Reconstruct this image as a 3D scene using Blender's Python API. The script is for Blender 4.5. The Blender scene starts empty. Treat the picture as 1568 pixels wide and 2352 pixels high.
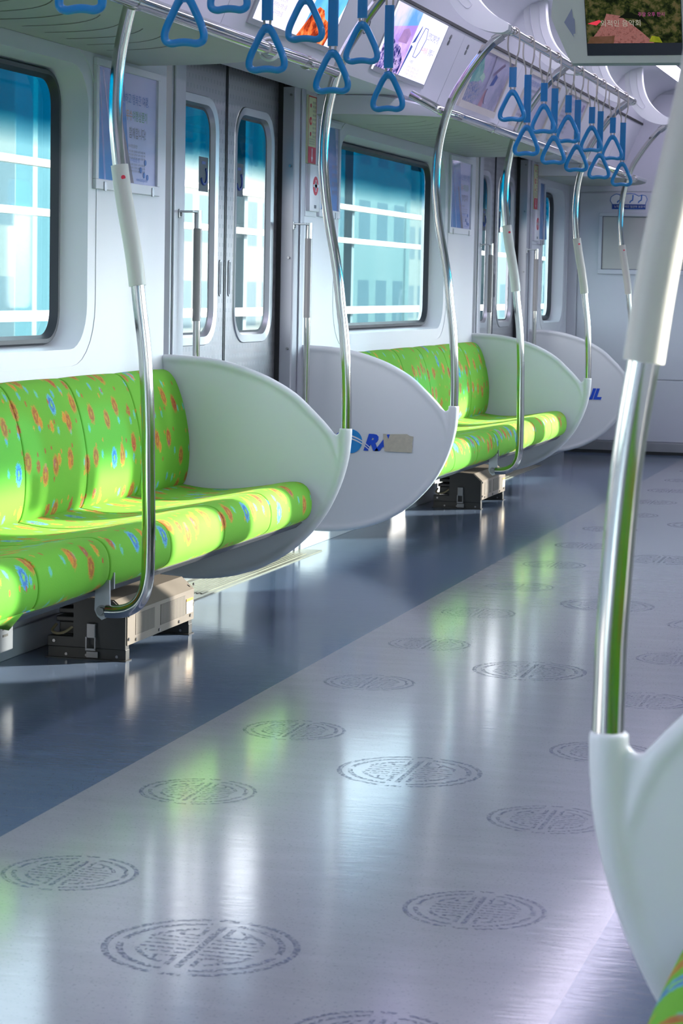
import bpy, bmesh, math, random
from mathutils import Vector, Matrix
from mathutils.geometry import tessellate_polygon
random.seed(7)
S = bpy.context.scene
COL = S.collection
W = 2.816           # inside width of the carriage
P = 4.8             # distance from door to door
YE = 14.8           # end wall
PI = math.pi

# ------------------------------------------------------------------ helpers
def lin(c):
    if isinstance(c, str):
        c = [int(c[i:i + 2], 16) / 255 for i in (1, 3, 5)]
    return tuple((v / 12.92 if v <= .04045 else ((v + .055) / 1.055) ** 2.4) for v in c) + (1,)

class G:
    """small node graph helper"""
    def __init__(s, name):
        s.m = bpy.data.materials.new(name); s.m.use_nodes = True
        s.t = s.m.node_tree; s.t.nodes.clear()
        s.out = s.n('ShaderNodeOutputMaterial')
    def n(s, typ, **kw):
        k = s.t.nodes.new(typ)
        for a, b in kw.items(): setattr(k, a, b)
        return k
    def l(s, a, b): s.t.links.new(a, b)
    def put(s, sock, v):
        if hasattr(v, 'is_linked') or hasattr(v, 'links'): s.l(v, sock)
        else: sock.default_value = v
    def math(s, op, a, b=None, c=None, clamp=False):
        k = s.n('ShaderNodeMath', operation=op, use_clamp=clamp)
        s.put(k.inputs[0], a)
        if b is not None: s.put(k.inputs[1], b)
        if c is not None: s.put(k.inputs[2], c)
        return k.outputs[0]
    def mix(s, f, a, b):
        k = s.n('ShaderNodeMix', data_type='RGBA')
        s.put(k.inputs[0], f); s.put(k.inputs[6], a); s.put(k.inputs[7], b)
        return k.outputs[2]
    def step(s, v, a, b):
        k = s.n('ShaderNodeMapRange'); k.clamp = True
        s.put(k.inputs[0], v); k.inputs[1].default_value = a; k.inputs[2].default_value = b
        return k.outputs[0]
    def bsdf(s, color, rough=.5, metal=0., **kw):
        b = s.n('ShaderNodeBsdfPrincipled')
        s.put(b.inputs['Base Color'], color); s.put(b.inputs['Roughness'], rough)
        b.inputs['Metallic'].default_value = metal
        for k, v in kw.items(): s.put(b.inputs[k], v)
        s.l(b.outputs[0], s.out.inputs[0]); return b
    def coords(s, which='Object'):
        return s.n('ShaderNodeTexCoord').outputs[which]
    def sep(s, v):
        k = s.n('ShaderNodeSeparateXYZ'); s.l(v, k.inputs[0]); return k.outputs
    def comb(s, x, y, z):
        k = s.n('ShaderNodeCombineXYZ')
        for i, v in enumerate((x, y, z)): s.put(k.inputs[i], v)
        return k.outputs[0]
    def noise(s, vec, scale, detail=2, rough=.5):
        k = s.n('ShaderNodeTexNoise'); s.l(vec, k.inputs['Vector'])
        k.inputs['Scale'].default_value = scale; k.inputs['Detail'].default_value = detail
        k.inputs['Roughness'].default_value = rough
        return k.outputs['Fac']
    def bump(s, h, strength=.1, dist=.001):
        k = s.n('ShaderNodeBump'); k.inputs['Strength'].default_value = strength
        k.inputs['Distance'].default_value = dist; s.l(h, k.inputs['Height'])
        return k.outputs[0]

def simple(name, col, rough=.5, metal=0., var=.04, scale=14., bump=0., **kw):
    g = G(name); c = lin(col)
    f = g.noise(g.coords(), scale, 3)
    a = tuple(v * (1 - var) for v in c[:3]) + (1,); b = tuple(min(1, v * (1 + var)) for v in c[:3]) + (1,)
    r = g.math('MULTIPLY_ADD', f, rough * .25, rough * .87)
    e = {}
    if bump: e['Normal'] = g.bump(g.noise(g.coords(), scale * 12, 2), bump)
    for k, v in kw.items(): e[k.replace('_', ' ')] = v
    g.bsdf(g.mix(f, a, b), r, metal, **e)
    return g.m

def emis(name, col, strength):
    g = G(name)
    f = g.noise(g.coords(), 3, 1); c = lin(col)
    e = g.n('ShaderNodeEmission'); g.l(g.mix(f, c, tuple(v * .94 for v in c[:3]) + (1,)), e.inputs[0])
    e.inputs[1].default_value = strength; g.l(e.outputs[0], g.out.inputs[0]); return g.m

def link(name, me, mats, parent=None):
    o = bpy.data.objects.new(name, me); COL.objects.link(o)
    if not isinstance(mats, (list, tuple)): mats = [mats]
    if not me.materials:
        for m in mats: me.materials.append(m)
    if parent: o.parent = parent
    return o

def obj(name, bm, mats, parent=None, smooth=True, ang=40, recalc=True):
    if recalc: bmesh.ops.recalc_face_normals(bm, faces=bm.faces[:])
    me = bpy.data.meshes.new(name); bm.to_mesh(me); bm.free()
    if smooth:
        me.polygons.foreach_set('use_smooth', [True] * len(me.polygons))
        me.set_sharp_from_angle(angle=math.radians(ang))
    return link(name, me, mats, parent)

def tag(o, label=None, cat=None, group=None, kind=None):
    for k, v in (('label', label), ('category', cat), ('group', group), ('kind', kind)):
        if v: o[k] = v
    return o

def empty(name, label, cat, loc=(0, 0, 0), group=None, kind=None):
    o = bpy.data.objects.new(name, None); COL.objects.link(o)
    o.location = loc; o.empty_display_size = .1
    return tag(o, label, cat, group, kind)

def copy_tree(o, parent=None, loc=None, label=None):
    c = o.copy(); COL.objects.link(c); c.parent = parent
    if loc is not None: c.location = loc
    if label: c['label'] = label
    for ch in list(o.children): copy_tree(ch, c)
    return c

def box(bm, x0, x1, y0, y1, z0, z1, bev=0., mi=0, seg=2):
    vs = [bm.verts.new((x, y, z)) for x in (x0, x1) for y in (y0, y1) for z in (z0, z1)]
    fs = [bm.faces.new([vs[i] for i in q]) for q in
          ((0, 1, 3, 2), (4, 6, 7, 5), (0, 4, 5, 1), (2, 3, 7, 6), (0, 2, 6, 4), (1, 5, 7, 3))]
    for f in fs: f.material_index = mi
    if bev > 0:
        es = list({e for f in fs for e in f.edges})
        r = bmesh.ops.bevel(bm, geom=es, offset=bev, segments=seg, affect='EDGES', profile=.5)
        for f in r['faces']: f.material_index = mi
    return fs

def spline(pts, n=8):
    """Catmull-Rom through the points"""
    P_ = [Vector(p) for p in pts]; P_ = [2 * P_[0] - P_[1]] + P_ + [2 * P_[-1] - P_[-2]]
    out = []
    for i in range(1, len(P_) - 2):
        a, b, c, d = P_[i - 1:i + 3]
        for k in range(n):
            t = k / n
            out.append(.5 * ((2 * b) + (c - a) * t + (2 * a - 5 * b + 4 * c - d) * t * t + (3 * b - a - 3 * c + d) * t ** 3))
    out.append(P_[-2]); return out

def tube(bm, pts, r, seg=14, closed=False, flat=None, mi=0, cap=True):
    """r: number or list; flat = (vector, factor) squashes the section along a direction"""
    pts = [Vector(p) for p in pts]; n = len(pts)
    rr = r if isinstance(r, (list, tuple)) else [r] * n
    tang = []
    for i in range(n):
        a = pts[(i - 1) % n] if (closed or i > 0) else pts[0]
        b = pts[(i + 1) % n] if (closed or i < n - 1) else pts[-1]
        tang.append((b - a).normalized())
    t0 = tang[0]; u = t0.orthogonal().normalized(); rings = []
    for i in range(n):
        t = tang[i]; u = (u - t * u.dot(t)).normalized(); v = t.cross(u); ring = []
        for k in range(seg):
            a = 2 * PI * k / seg
            d = (u * math.cos(a) + v * math.sin(a)) * rr[i]
            if flat:
                f = Vector(flat[0]); d = d + f * d.dot(f) * (flat[1] - 1)
            ring.append(bm.verts.new(pts[i] + d))
        rings.append(ring)
    for i in range(n if closed else n - 1):
        A, B = rings[i], rings[(i + 1) % n]
        off = 0
        if closed and i == n - 1:
            off = min(range(seg), key=lambda s: (A[0].co - B[s].co).length)
        for k in range(seg):
            f = bm.faces.new([A[k], A[(k + 1) % seg], B[(k + 1 + off) % seg], B[(k + off) % seg]]); f.material_index = mi
    if cap and not closed:
        for q in (rings[0], rings[-1]): bm.faces.new(q).material_index = mi

def cyl(bm, p, q, r, seg=16, mi=0): tube(bm, [p, q], r, seg, mi=mi)

def rrect(a0, a1, b0, b1, r, n=7):
    """rounded rectangle outline, counter-clockwise"""
    o = []
    for cx, cy, s in ((a1 - r, b0 + r, -90), (a1 - r, b1 - r, 0), (a0 + r, b1 - r, 90), (a0 + r, b0 + r, 180)):
        for k in range(n + 1):
            t = math.radians(s + 90 * k / n); o.append((cx + r * math.cos(t), cy + r * math.sin(t)))
    return o

def plate(bm, outer, holes, f0, f1, mi=0, mi_side=None):
    """prism between two mappings (a,b)->xyz, with holes"""
    loops = [outer] + list(holes)
    tris = tessellate_polygon([[Vector((a, b, 0)) for a, b in L] for L in loops])
    flat = [p for L in loops for p in L]
    A = [bm.verts.new(f0(*p)) for p in flat]; B = [bm.verts.new(f1(*p)) for p in flat]
    for t in tris:
        bm.faces.new([A[i] for i in t]).material_index = mi
        bm.faces.new([B[i] for i in reversed(t)]).material_index = mi
    k = 0
    for L in loops:
        n = len(L)
        for i in range(n):
            j = (i + 1) % n
            f = bm.faces.new([A[k + i], A[k + j], B[k + j], B[k + i]]); f.material_index = mi if mi_side is None else mi_side
        k += n

def strip(bm, LA, LB, mi=0):
    """quads between two closed loops of xyz"""
    A = [bm.verts.new(p) for p in LA]; B = [bm.verts.new(p) for p in LB]; n = len(A)
    for i in range(n): bm.faces.new([A[i], A[(i + 1) % n], B[(i + 1) % n], B[i]]).material_index = mi

def flatpoly(bm, pts, mi=0):
    f = bm.faces.new([bm.verts.new(p) for p in pts]); f.material_index = mi

def lettering(body, size, fr, mat, parent=None, align='LEFT', extrude=.0003, name='lettering', shear=0., bold=0., sx=1.):
    """fr(a,b,c) maps text plane + height to world"""
    cu = bpy.data.curves.new('t', 'FONT'); cu.body = body; cu.size = size; cu.align_x = align
    cu.shear = shear; cu.offset = bold; cu.resolution_u = 3
    o = bpy.data.objects.new('t', cu); COL.objects.link(o)
    bpy.context.view_layer.update()
    me = bpy.data.meshes.new_from_object(o.evaluated_get(bpy.context.evaluated_depsgraph_get()))
    bpy.data.objects.remove(o); bpy.data.curves.remove(cu)
    for v in me.vertices: v.co = fr(v.co.x * sx, v.co.y, extrude)
    me.materials.clear()
    return link(name, me, mat, parent)

def frame(o, u, v):
    o = Vector(o); u = Vector(u).normalized(); v = Vector(v).normalized(); n = u.cross(v)
    return lambda a, b, c=0.: o + u * a + v * b + n * c

# ------------------------------------------------------------------ materials
M = {}
M['wall'] = simple('white_panel', '#d9dae0', .4, var=.008)
M['wall_grey'] = simple('grey_panel', '#b9bcc2', .4, var=.03)
M['end'] = simple('end_panel', '#d0d0d8', .42, var=.02)
M['ceil'] = simple('ceiling_panel', '#cfcfd6', .5, var=.02)
M['shell'] = simple('white_moulded_plastic', '#dfe1e2', .3, var=.004)
M['rack'] = simple('rack_grey_green', '#a9ada6', .45, var=.03)
M['slot'] = simple('slot_brown', '#5e5650', .6)
M['dark'] = simple('dark_slot', '#2a2c2b', .7)
M['seal'] = simple('black_rubber', '#33363c', .45)
M['blackrub'] = simple('deep_black_rubber', '#121316', .6)
M['alu'] = simple('satin_aluminium', '#b4b6ba', .33, .85, var=.03)
M['jamb'] = simple('painted_jamb', '#b4b6bd', .42, .15)
M['sleeve'] = simple('beige_pole_sleeve', '#b9b7ae', .34, var=.03)
M['sleeve2'] = simple('grey_rail_sleeve', '#8f8c8c', .36, var=.03)
M['blue'] = simple('blue_plastic', '#0080c0', .3, var=.05, Coat_Weight=.3)
M['cord'] = simple('grey_cord', '#b9b3aa', .6)
M['screwm'] = simple('screw_steel', '#8a8a8c', .3, .9)
M['white'] = simple('white_print', '#e6e6ea', .4)
M['red'] = simple('red_print', '#c81f3c', .4)
M['yel'] = simple('cream_print', '#d9dfb0', .45)
M['navy'] = simple('navy_print', '#22428f', .4)
M['txtblue'] = simple('blue_print', '#2f6fc0', .4)
M['txtgrey'] = simple('grey_print', '#555a68', .4)
M['logo'] = simple('logo_blue', '#0449c8', .35)
M['logo2'] = simple('logo_sky', '#1c8fd6', .35)
M['beige'] = simple('scraped_beige', '#bdb6a2', .7, var=.2, scale=60)
M['orange'] = simple('orange_print', '#d98a3a', .4)
M['green'] = simple('green_print', '#5aa56b', .4)

def chrome():
    g = G('polished_steel'); f = g.noise(g.coords(), 30, 2)
    g.bsdf(lin('#cfcdc9'), g.math('MULTIPLY_ADD', f, .05, .07), 1.); return g.m
M['chrome'] = chrome()

def brushed():
    g = G('stainless_door'); co = g.coords(); s = g.sep(co)
    v = g.comb(g.math('MULTIPLY', s[1], 34.), g.math('MULTIPLY', s[2], 34.), 0.)
    # small embossed squares in a staggered lattice
    fy = g.math('FRACT', g.math('MULTIPLY', s[1], 30.)); row = g.math('FLOOR', g.math('MULTIPLY', s[2], 30.))
    fy2 = g.math('FRACT', g.math('MULTIPLY_ADD', s[1], 30., g.math('MULTIPLY', row, .5)))
    fz = g.math('FRACT', g.math('MULTIPLY', s[2], 30.))
    a = g.math('LESS_THAN', g.math('ABSOLUTE', g.math('SUBTRACT', fy2, .5)), .22)
    b = g.math('LESS_THAN', g.math('ABSOLUTE', g.math('SUBTRACT', fz, .5)), .22)
    sq = g.math('MULTIPLY', a, b)
    f = g.noise(co, 9, 3)
    base = g.mix(sq, lin('#aaaaae'), lin('#9c9ca1'))
    g.bsdf(base, g.math('MULTIPLY_ADD', sq, .08, g.math('MULTIPLY_ADD', f, .1, .27)), .8, Normal=g.bump(sq, .1, .0003))
    return g.m
M['door'] = brushed()

def thin_fresnel(g, f0, k):
    ge = g.n('ShaderNodeNewGeometry'); dt = g.n('ShaderNodeVectorMath', operation='DOT_PRODUCT')
    g.l(ge.outputs['Normal'], dt.inputs[0]); g.l(ge.outputs['Incoming'], dt.inputs[1])
    c = g.math('SUBTRACT', 1., g.math('ABSOLUTE', dt.outputs['Value']), clamp=True)
    return g.math('MULTIPLY_ADD', g.math('POWER', c, 4.), k, f0, clamp=True)

def glass(name, tint_hi, tint_lo, film=True):
    g = G(name); z = g.sep(g.coords())[2]
    f = g.step(g.math('ADD', z, g.math('MULTIPLY', g.noise(g.coords(), 2.), .03)), 1.44, 1.53)
    c = g.mix(f, lin(tint_lo), lin(tint_hi)) if film else lin(tint_lo)
    t = g.n('ShaderNodeBsdfTransparent'); g.put(t.inputs[0], c)
    gl = g.n('ShaderNodeBsdfGlossy'); gl.inputs[1].default_value = .03
    m = g.n('ShaderNodeMixShader'); g.l(thin_fresnel(g, .02, .18), m.inputs[0]); g.l(t.outputs[0], m.inputs[1]); g.l(gl.outputs[0], m.inputs[2])
    g.l(m.outputs[0], g.out.inputs[0]); return g.m
M['glass'] = glass('tinted_window_glass', '#0a8aa2', '#d3e0e4')
M['dglass'] = glass('tinted_door_glass', '#0a8aa2', '#f1f3f5')

def fabric():
    g = G('green_patterned_velour')
    uv = g.sep(g.n('ShaderNodeTexCoord').outputs['UV'])
    loc = g.sep(g.n('ShaderNodeObjectInfo').outputs['Location'])
    u = g.math('ADD', uv[0], g.math('MULTIPLY', loc[1], 1.)); v = uv[1]
    vec = g.comb(u, v, 0.)
    nz = g.noise(vec, 260, 2, .7); nb = g.noise(vec, 7, 2)
    base = g.mix(nb, lin('#55a01a'), lin('#66a822')); base = g.mix(g.math('MULTIPLY', nz, .35), base, lin('#42860c'))
    hatch = g.noise(g.comb(g.math('MULTIPLY', u, 1.), g.math('MULTIPLY', v, .35), 0.), 420, 1)
    def layer(base, sc, off, r_out, r_in, cols, thr, keep):
        vo = g.n('ShaderNodeTexVoronoi', voronoi_dimensions='2D', feature='F1', distance='EUCLIDEAN')
        vo.inputs['Scale'].default_value = sc; vo.inputs['Randomness'].default_value = .6
        w = g.comb(g.math('ADD', u, off), g.math('MULTIPLY_ADD', v, .72, off * 2), 0.); g.l(w, vo.inputs['Vector'])
        d = g.math('ADD', vo.outputs['Distance'], g.math('MULTIPLY_ADD', hatch, .26, -.13))
        rnd = g.sep(vo.outputs['Color'])
        on = g.math('MULTIPLY', g.math('LESS_THAN', d, r_out), g.math('GREATER_THAN', rnd[1], keep))
        hole = g.math('LESS_THAN', d, r_in)
        mid = g.math('LESS_THAN', d, r_out * .72)
        isb = g.math('GREATER_THAN', rnd[0], thr)
        outer = g.mix(isb, lin(cols[0]), lin(cols[2])); inner = g.mix(isb, lin(cols[1]), lin(cols[3]))
        c = g.mix(mid, outer, inner); c = g.mix(hole, c, g.mix(isb, lin(cols[0]), lin('#7fc840')))
        return g.mix(g.math('MULTIPLY', on, .82), base, c)
    base = layer(base, 13., .37, .12, .0, ('#58b070', '#58a8b0', '#60b480', '#4890c0'), .5, .45)
    base = layer(base, 9.8, 0., .21, .06, ('#b8761c', '#a02c20', '#4a9ad0', '#2058b8'), .72, .15)
    base = layer(base, 12., .53, .15, .0, ('#c89020', '#c86c20', '#b04820', '#a02c24'), .5, .62)
    base = layer(base, 19., .11, .10, .0, ('#a8501c', '#a03a20', '#c88a20', '#c07018'), .6, .55)
    g.bsdf(base, .85, 0., Normal=g.bump(nz, .25, .0012), **{'Sheen Weight': .12, 'Sheen Roughness': .4, 'Sheen Tint': lin('#d8ff70')})
    return g.m
M['fabric'] = fabric()

def floor_mat():
    g = G('vinyl_floor'); co = g.coords(); s = g.sep(co)
    st = g.comb(g.math('MULTIPLY', s[0], 1.2), g.math('MULTIPLY', s[1], 5.), 0.)
    n1 = g.noise(st, 3.2, 5, .62); n2 = g.noise(co, 160, 2, .6); n3 = g.noise(st, 18, 3, .6)
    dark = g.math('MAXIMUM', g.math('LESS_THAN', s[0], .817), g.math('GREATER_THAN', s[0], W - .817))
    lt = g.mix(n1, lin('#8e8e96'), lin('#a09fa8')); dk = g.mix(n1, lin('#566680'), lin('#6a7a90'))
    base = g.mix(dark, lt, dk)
    spec = g.math('LESS_THAN', n2, .36)
    base = g.mix(g.math('MULTIPLY', spec, .35), base, lin('#4c5468'))
    wear = g.step(n3, .55, .8)
    base = g.mix(g.math('MULTIPLY', g.math('MULTIPLY', wear, dark), .35), base, lin('#8a8780'))
    rough = g.math('MULTIPLY_ADD', n3, .09, .09)
    h = g.math('ADD', g.math('MULTIPLY', n3, .5), g.math('MULTIPLY', n1, .8))
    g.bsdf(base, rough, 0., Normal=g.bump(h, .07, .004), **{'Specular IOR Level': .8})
    return g.m
M['floor'] = floor_mat()

def print_mat():
    g = G('worn_floor_print'); co = g.coords()
    n = g.noise(co, 130, 2, .7)
    on = g.step(n, .44, .56)
    b = g.n('ShaderNodeBsdfPrincipled'); b.inputs['Base Color'].default_value = lin('#5f6888'); b.inputs['Roughness'].default_value = .2
    t = g.n('ShaderNodeBsdfTransparent'); m = g.n('ShaderNodeMixShader')
    g.l(g.math('MULTIPLY', on, .75), m.inputs[0]); g.l(t.outputs[0], m.inputs[1]); g.l(b.outputs[0], m.inputs[2])
    g.l(m.outputs[0], g.out.inputs[0]); return g.m
M['print'] = print_mat()

# ------------------------------------------------------------------ camera
F, YAW, PITCH, ROLL, CX, CZ = 5264.5952, .2657, .0983, -.0197, 2.5379, 1.0454
cy, sy, cp, sp = math.cos(YAW), math.sin(YAW), math.cos(PITCH), math.sin(PITCH)
fw = Vector((-sy * cp, cy * cp, -sp)); rt = Vector((cy, sy, 0)); up = rt.cross(fw)
cr, sr = math.cos(ROLL), math.sin(ROLL)
r2 = rt * cr - up * sr; u2 = rt * sr + up * cr
cam = bpy.data.cameras.new('camera'); camo = bpy.data.objects.new('camera', cam); COL.objects.link(camo)
mw = Matrix((r2, u2, -fw)).transposed().to_4x4(); mw.translation = (CX, 0, CZ); camo.matrix_world = mw
cam.sensor_fit = 'VERTICAL'; cam.sensor_height = 36; cam.lens = F / 2352 * 36
cam.clip_start = .05; cam.clip_end = 300
cam.dof.use_dof = True; cam.dof.focus_distance = 7.2; cam.dof.aperture_fstop = 16
S.camera = camo

# ------------------------------------------------------------------ setting: floor, walls, ceiling
Y0 = -1.6
bm = bmesh.new(); box(bm, -.14, W + .14, Y0, YE + .1, -.06, 0)
floor = tag(obj('floor', bm, M['floor'], smooth=False), kind='structure')

DOORS = [3.09, 7.89, 12.69]                         # leaf seams
DH, DT = .63, 1.845                                 # half width and height of a doorway
WIN = {0: (-.41, 1.60), 1: (4.39, 6.40), 2: (9.19, 11.17), 3: (13.86, 14.62)}
SEG = {0: (Y0, 2.27), 1: (3.90, 7.075), 2: (8.665, 11.87), 3: (13.465, YE)}
WZ = (.845, 1.672)                                  # reveal, outer edge
TOP = 1.80

def X(side, x): return x if side == 'left' else W - x

def build_wall(side):
    sx = lambda x: X(side, x)
    bm = bmesh.new()
    for k, (a, b) in SEG.items():
        w = WIN[k]; out = rrect(w[0], w[1], WZ[0], WZ[1], .13)
        inn = rrect(w[0] + .055, w[1] - .055, WZ[0] + .012, WZ[1] - .018, .10)
        outer = [(a, 0), (b, 0), (b, TOP), (a, TOP)]
        tris = tessellate_polygon([[Vector((p, q, 0)) for p, q in L] for L in (outer, out)])
        fl = outer + out
        for x in (0., -.12):
            V = [bm.verts.new((sx(x), p, q)) for p, q in fl]
            for t in tris: bm.faces.new([V[i] for i in t])
        rimc = rrect(w[0] - .012, w[1] + .012, WZ[0] - .012, WZ[1] + .012, .142)
        strip(bm, [(sx(0), p, q) for p, q in out], [(sx(-.08), p, q) for p, q in inn])
        strip(bm, [(sx(-.08), p, q) for p, q in inn], [(sx(-.12), p, q) for p, q in out])
        strip(bm, [(sx(0), p, q) for p, q in outer], [(sx(-.12), p, q) for p, q in outer])
        # raised lip below the window
    # header over the doors
    for d in DOORS:
        box(bm, sx(-.12), sx(.0), d - DH - .2, d + DH + .2, DT, TOP + .12)
    o = tag(obj('wall_' + side, bm, M['wall'], ang=30), kind='structure')
    return o

def build_windows(side):
    sx = lambda x: X(side, x)
    res = {}
    for k, w in WIN.items():
        root = empty('window_%d' % (k + 1 if side == 'left' else k + 5), None, None, (sx(-.08), (w[0] + w[1]) / 2, WZ[0]), kind='structure')
        a, b, c, d = w[0] + .055, w[1] - .055, WZ[0] + .012, WZ[1] - .018
        bm = bmesh.new()
        L = [rrect(a + e, b - e, c + e, d - e, max(.02, .10 - e)) for e in (-.004, 0.006, .018, .028)]
        xs = (-.082, -.062, -.062, -.086)
        for i in range(3): strip(bm, [(sx(xs[i]), p, q) for p, q in L[i]], [(sx(xs[i + 1]), p, q) for p, q in L[i + 1]])
        o = obj('window_frame', bm, M['seal']); o.parent = root; o.matrix_parent_inverse = Matrix.Translation(root.location).inverted()
        bm = bmesh.new(); plate(bm, rrect(a + .02, b - .02, c + .02, d - .02, .08), [], lambda p, q: (sx(-.088), p, q), lambda p, q: (sx(-.092), p, q))
        o = obj('pane', bm, M['glass'], smooth=False); o.parent = root; o.matrix_parent_inverse = Matrix.Translation(root.location).inverted()
        # moulded ledge seam under the window
        bm = bmesh.new()
        outl = rrect(w[0] - .07, w[1] + .07, WZ[0] - .055, WZ[1] + .05, .19); inl = rrect(w[0] - .064, w[1] + .064, WZ[0] - .049, WZ[1] + .044, .184)
        plate(bm, outl, [inl], lambda p, q: (sx(.0), p, q), lambda p, q: (sx(.0022), p, q))
        o = obj('window_surround', bm, M['wall']); o.parent = root; o.matrix_parent_inverse = Matrix.Translation(root.location).inverted()
    return res

def attach(o, root):
    o.parent = root; o.matrix_parent_inverse = Matrix.Translation(root.location).inverted(); return o

def build_door(side, idx, d):
    sx = lambda x: X(side, x)
    root = empty('door_%d' % idx, None, None, (sx(-.064), d, 0), kind='structure')
    for s in (-1, 1):
        y0, y1 = (d - DH - .03, d - .008) if s < 0 else (d + .008, d + DH + .03)
        g0, g1 = (d - .54, d - .13) if s < 0 else (d + .135, d + .54)
        hole = rrect(g0 - .035, g1 + .035, .83, 1.69, .12)
        bm = bmesh.new()
        plate(bm, [(y0, .012), (y1, .012), (y1, DT + .02), (y0, DT + .02)], [hole], lambda p, q: (sx(-.064), p, q), lambda p, q: (sx(-.094), p, q))
        leaf = attach(obj('door_leaf', bm, M['door'], smooth=False), root)
        bm = bmesh.new()
        L = [rrect(g0 - .037, g1 + .037, .828, 1.692, .122), rrect(g0 - .034, g1 + .034, .831, 1.689, .119), rrect(g0 - .008, g1 + .008, .858, 1.662, .094), rrect(g0, g1, .866, 1.654, .086)]
        xs = (-.063, -.058, -.062, -.08)
        for i in range(3): strip(bm, [(sx(xs[i]), p, q) for p, q in L[i]], [(sx(xs[i + 1]), p, q) for p, q in L[i + 1]])
        o = obj('window_frame', bm, M['alu'], recalc=True, ang=25); o.parent = leaf
        bm = bmesh.new(); L2 = rrect(g0 + .008, g1 - .008, .874, 1.646, .08)
        strip(bm, [(sx(-.079), p, q) for p, q in L[3]], [(sx(-.081), p, q) for p, q in L2])
        o = obj('window_seal', bm, M['seal']); o.parent = leaf
        bm = bmesh.new(); plate(bm, rrect(g0 - .004, g1 + .004, .862, 1.658, .088), [], lambda p, q: (sx(-.081), p, q), lambda p, q: (sx(-.085), p, q))
        o = obj('pane', bm, M['dglass'], smooth=False); o.parent = leaf
        # slim recessed pull near the seam
        hy = d + s * .052
        bm = bmesh.new()
        plate(bm, rrect(hy - .011, hy + .011, 1.0, 1.13, .01), [rrect(hy - .006, hy + .006, 1.006, 1.124, .006)], lambda p, q: (sx(-.0635), p, q), lambda p, q: (sx(-.060), p, q))
        o = obj('pull_handle', bm, M['alu'], smooth=False); o.parent = leaf
        bm = bmesh.new(); plate(bm, rrect(hy - .006, hy + .006, 1.006, 1.124, .006), [], lambda p, q: (sx(-.0638), p, q), lambda p, q: (sx(-.0632), p, q))
        o = obj('pull_recess', bm, M['wall_grey'], smooth=False); o.parent = leaf
        # dark warning sticker on the pane
        sy0 = (d - .135 - .115) if s < 0 else d + .155
        bm = bmesh.new(); box(bm, sx(-.0805), sx(-.0795), sy0, sy0 + .1, 1.365, 1.485)
        stk = obj('warning_sticker', bm, simple('sticker_smoke', '#3c4650', .5), smooth=False); stk.parent = leaf
        bm = bmesh.new()
        tube(bm, [(sx(-.079), sy0 + .05 + .03 * math.cos(t), 1.42 + .03 * math.sin(t)) for t in [PI * 1.1 + PI * 1.2 * i / 14 for i in range(15)]], .005, 6)
        box(bm, sx(-.0794), sx(-.0788), sy0 + .03, sy0 + .07, 1.46, 1.47)
        o = obj('sticker_symbol', bm, M['navy']); o.parent = stk
    bm = bmesh.new(); box(bm, sx(-.070), sx(-.060), d - .009, d + .009, .012, DT + .02, .003)
    box(bm, sx(-.0596), sx(-.058), d - .0015, d + .0015, .012, DT + .02)
    attach(obj('centre_seal', bm, M['seal']), root)
    bm = bmesh.new()
    for s in (-1, 1):
        yy = d + s * (DH + .002); box(bm, sx(-.07), sx(-.045), min(yy, yy + s * .012), max(yy, yy + s * .012), 0.01, DT + .01)
    box(bm, sx(-.07), sx(-.045), d - DH, d + DH, DT - .006, DT + .01)
    attach(obj('edge_seal', bm, M['blackrub'], smooth=False), root)
    # ridged sill
    bm = bmesh.new(); box(bm, sx(-.12), sx(.10), d - DH - .16, d + DH + .16, 0, .004)
    for i in range(9): box(bm, sx(-.045 + i * .015), sx(-.039 + i * .015), d - DH, d + DH, .004, .0075)
    attach(obj('door_sill', bm, simple('sill_metal', '#a39d8c', .35, .6, var=.1), smooth=False), root)
    # portal: jambs and casings, part of the doorway
    bm = bmesh.new()
    for s in (-1, 1):
        a, b = d + s * (DH + .002), d + s * .775
        pts = [(-.12, a + s * .02), (-.045, a + s * .004), (.0, a - s * .0), (.004, a + s * .004), (.004, b), (-.12, b)]
        if s < 0: pts = pts[::-1]
        plate(bm, [(p, q) for p, q in pts], [], lambda p, q: (sx(p), q, 0), lambda p, q: (sx(p), q, TOP))
        c0, c1 = sorted((a + s * .075, a + s * .125))
        box(bm, sx(.004), sx(.012), c0, c1, 0, DT + .0, .003)
    attach(obj('door_jamb', bm, M['jamb'], smooth=False), root)
    bm = bmesh.new()
    for s in (-1, 1):
        a = d + s * (DH + .03)
        for z in (.45, .8, 1.15, 1.5, 1.77):
            cyl(bm, (sx(-.012), a - s * .021, z), (sx(-.012), a - s * .035, z), .005, 8)
    attach(obj('jamb_screw', bm, M['screwm']), root)
    return root

for side in ('left', 'right'):
    build_wall(side); build_windows(side)
for i, d in enumerate(DOORS):
    build_door('left', i + 1, d); build_door('right', i + 4, d)

# baseboards
for side in ('left', 'right'):
    bm = bmesh.new()
    for k, (a, b) in SEG.items():
        box(bm, X(side, 0), X(side, .012), a + .01, b - .01, 0, .078, .002)
    tag(obj('baseboard_' + side, bm, M['wall_grey'], smooth=False), kind='structure')

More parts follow.
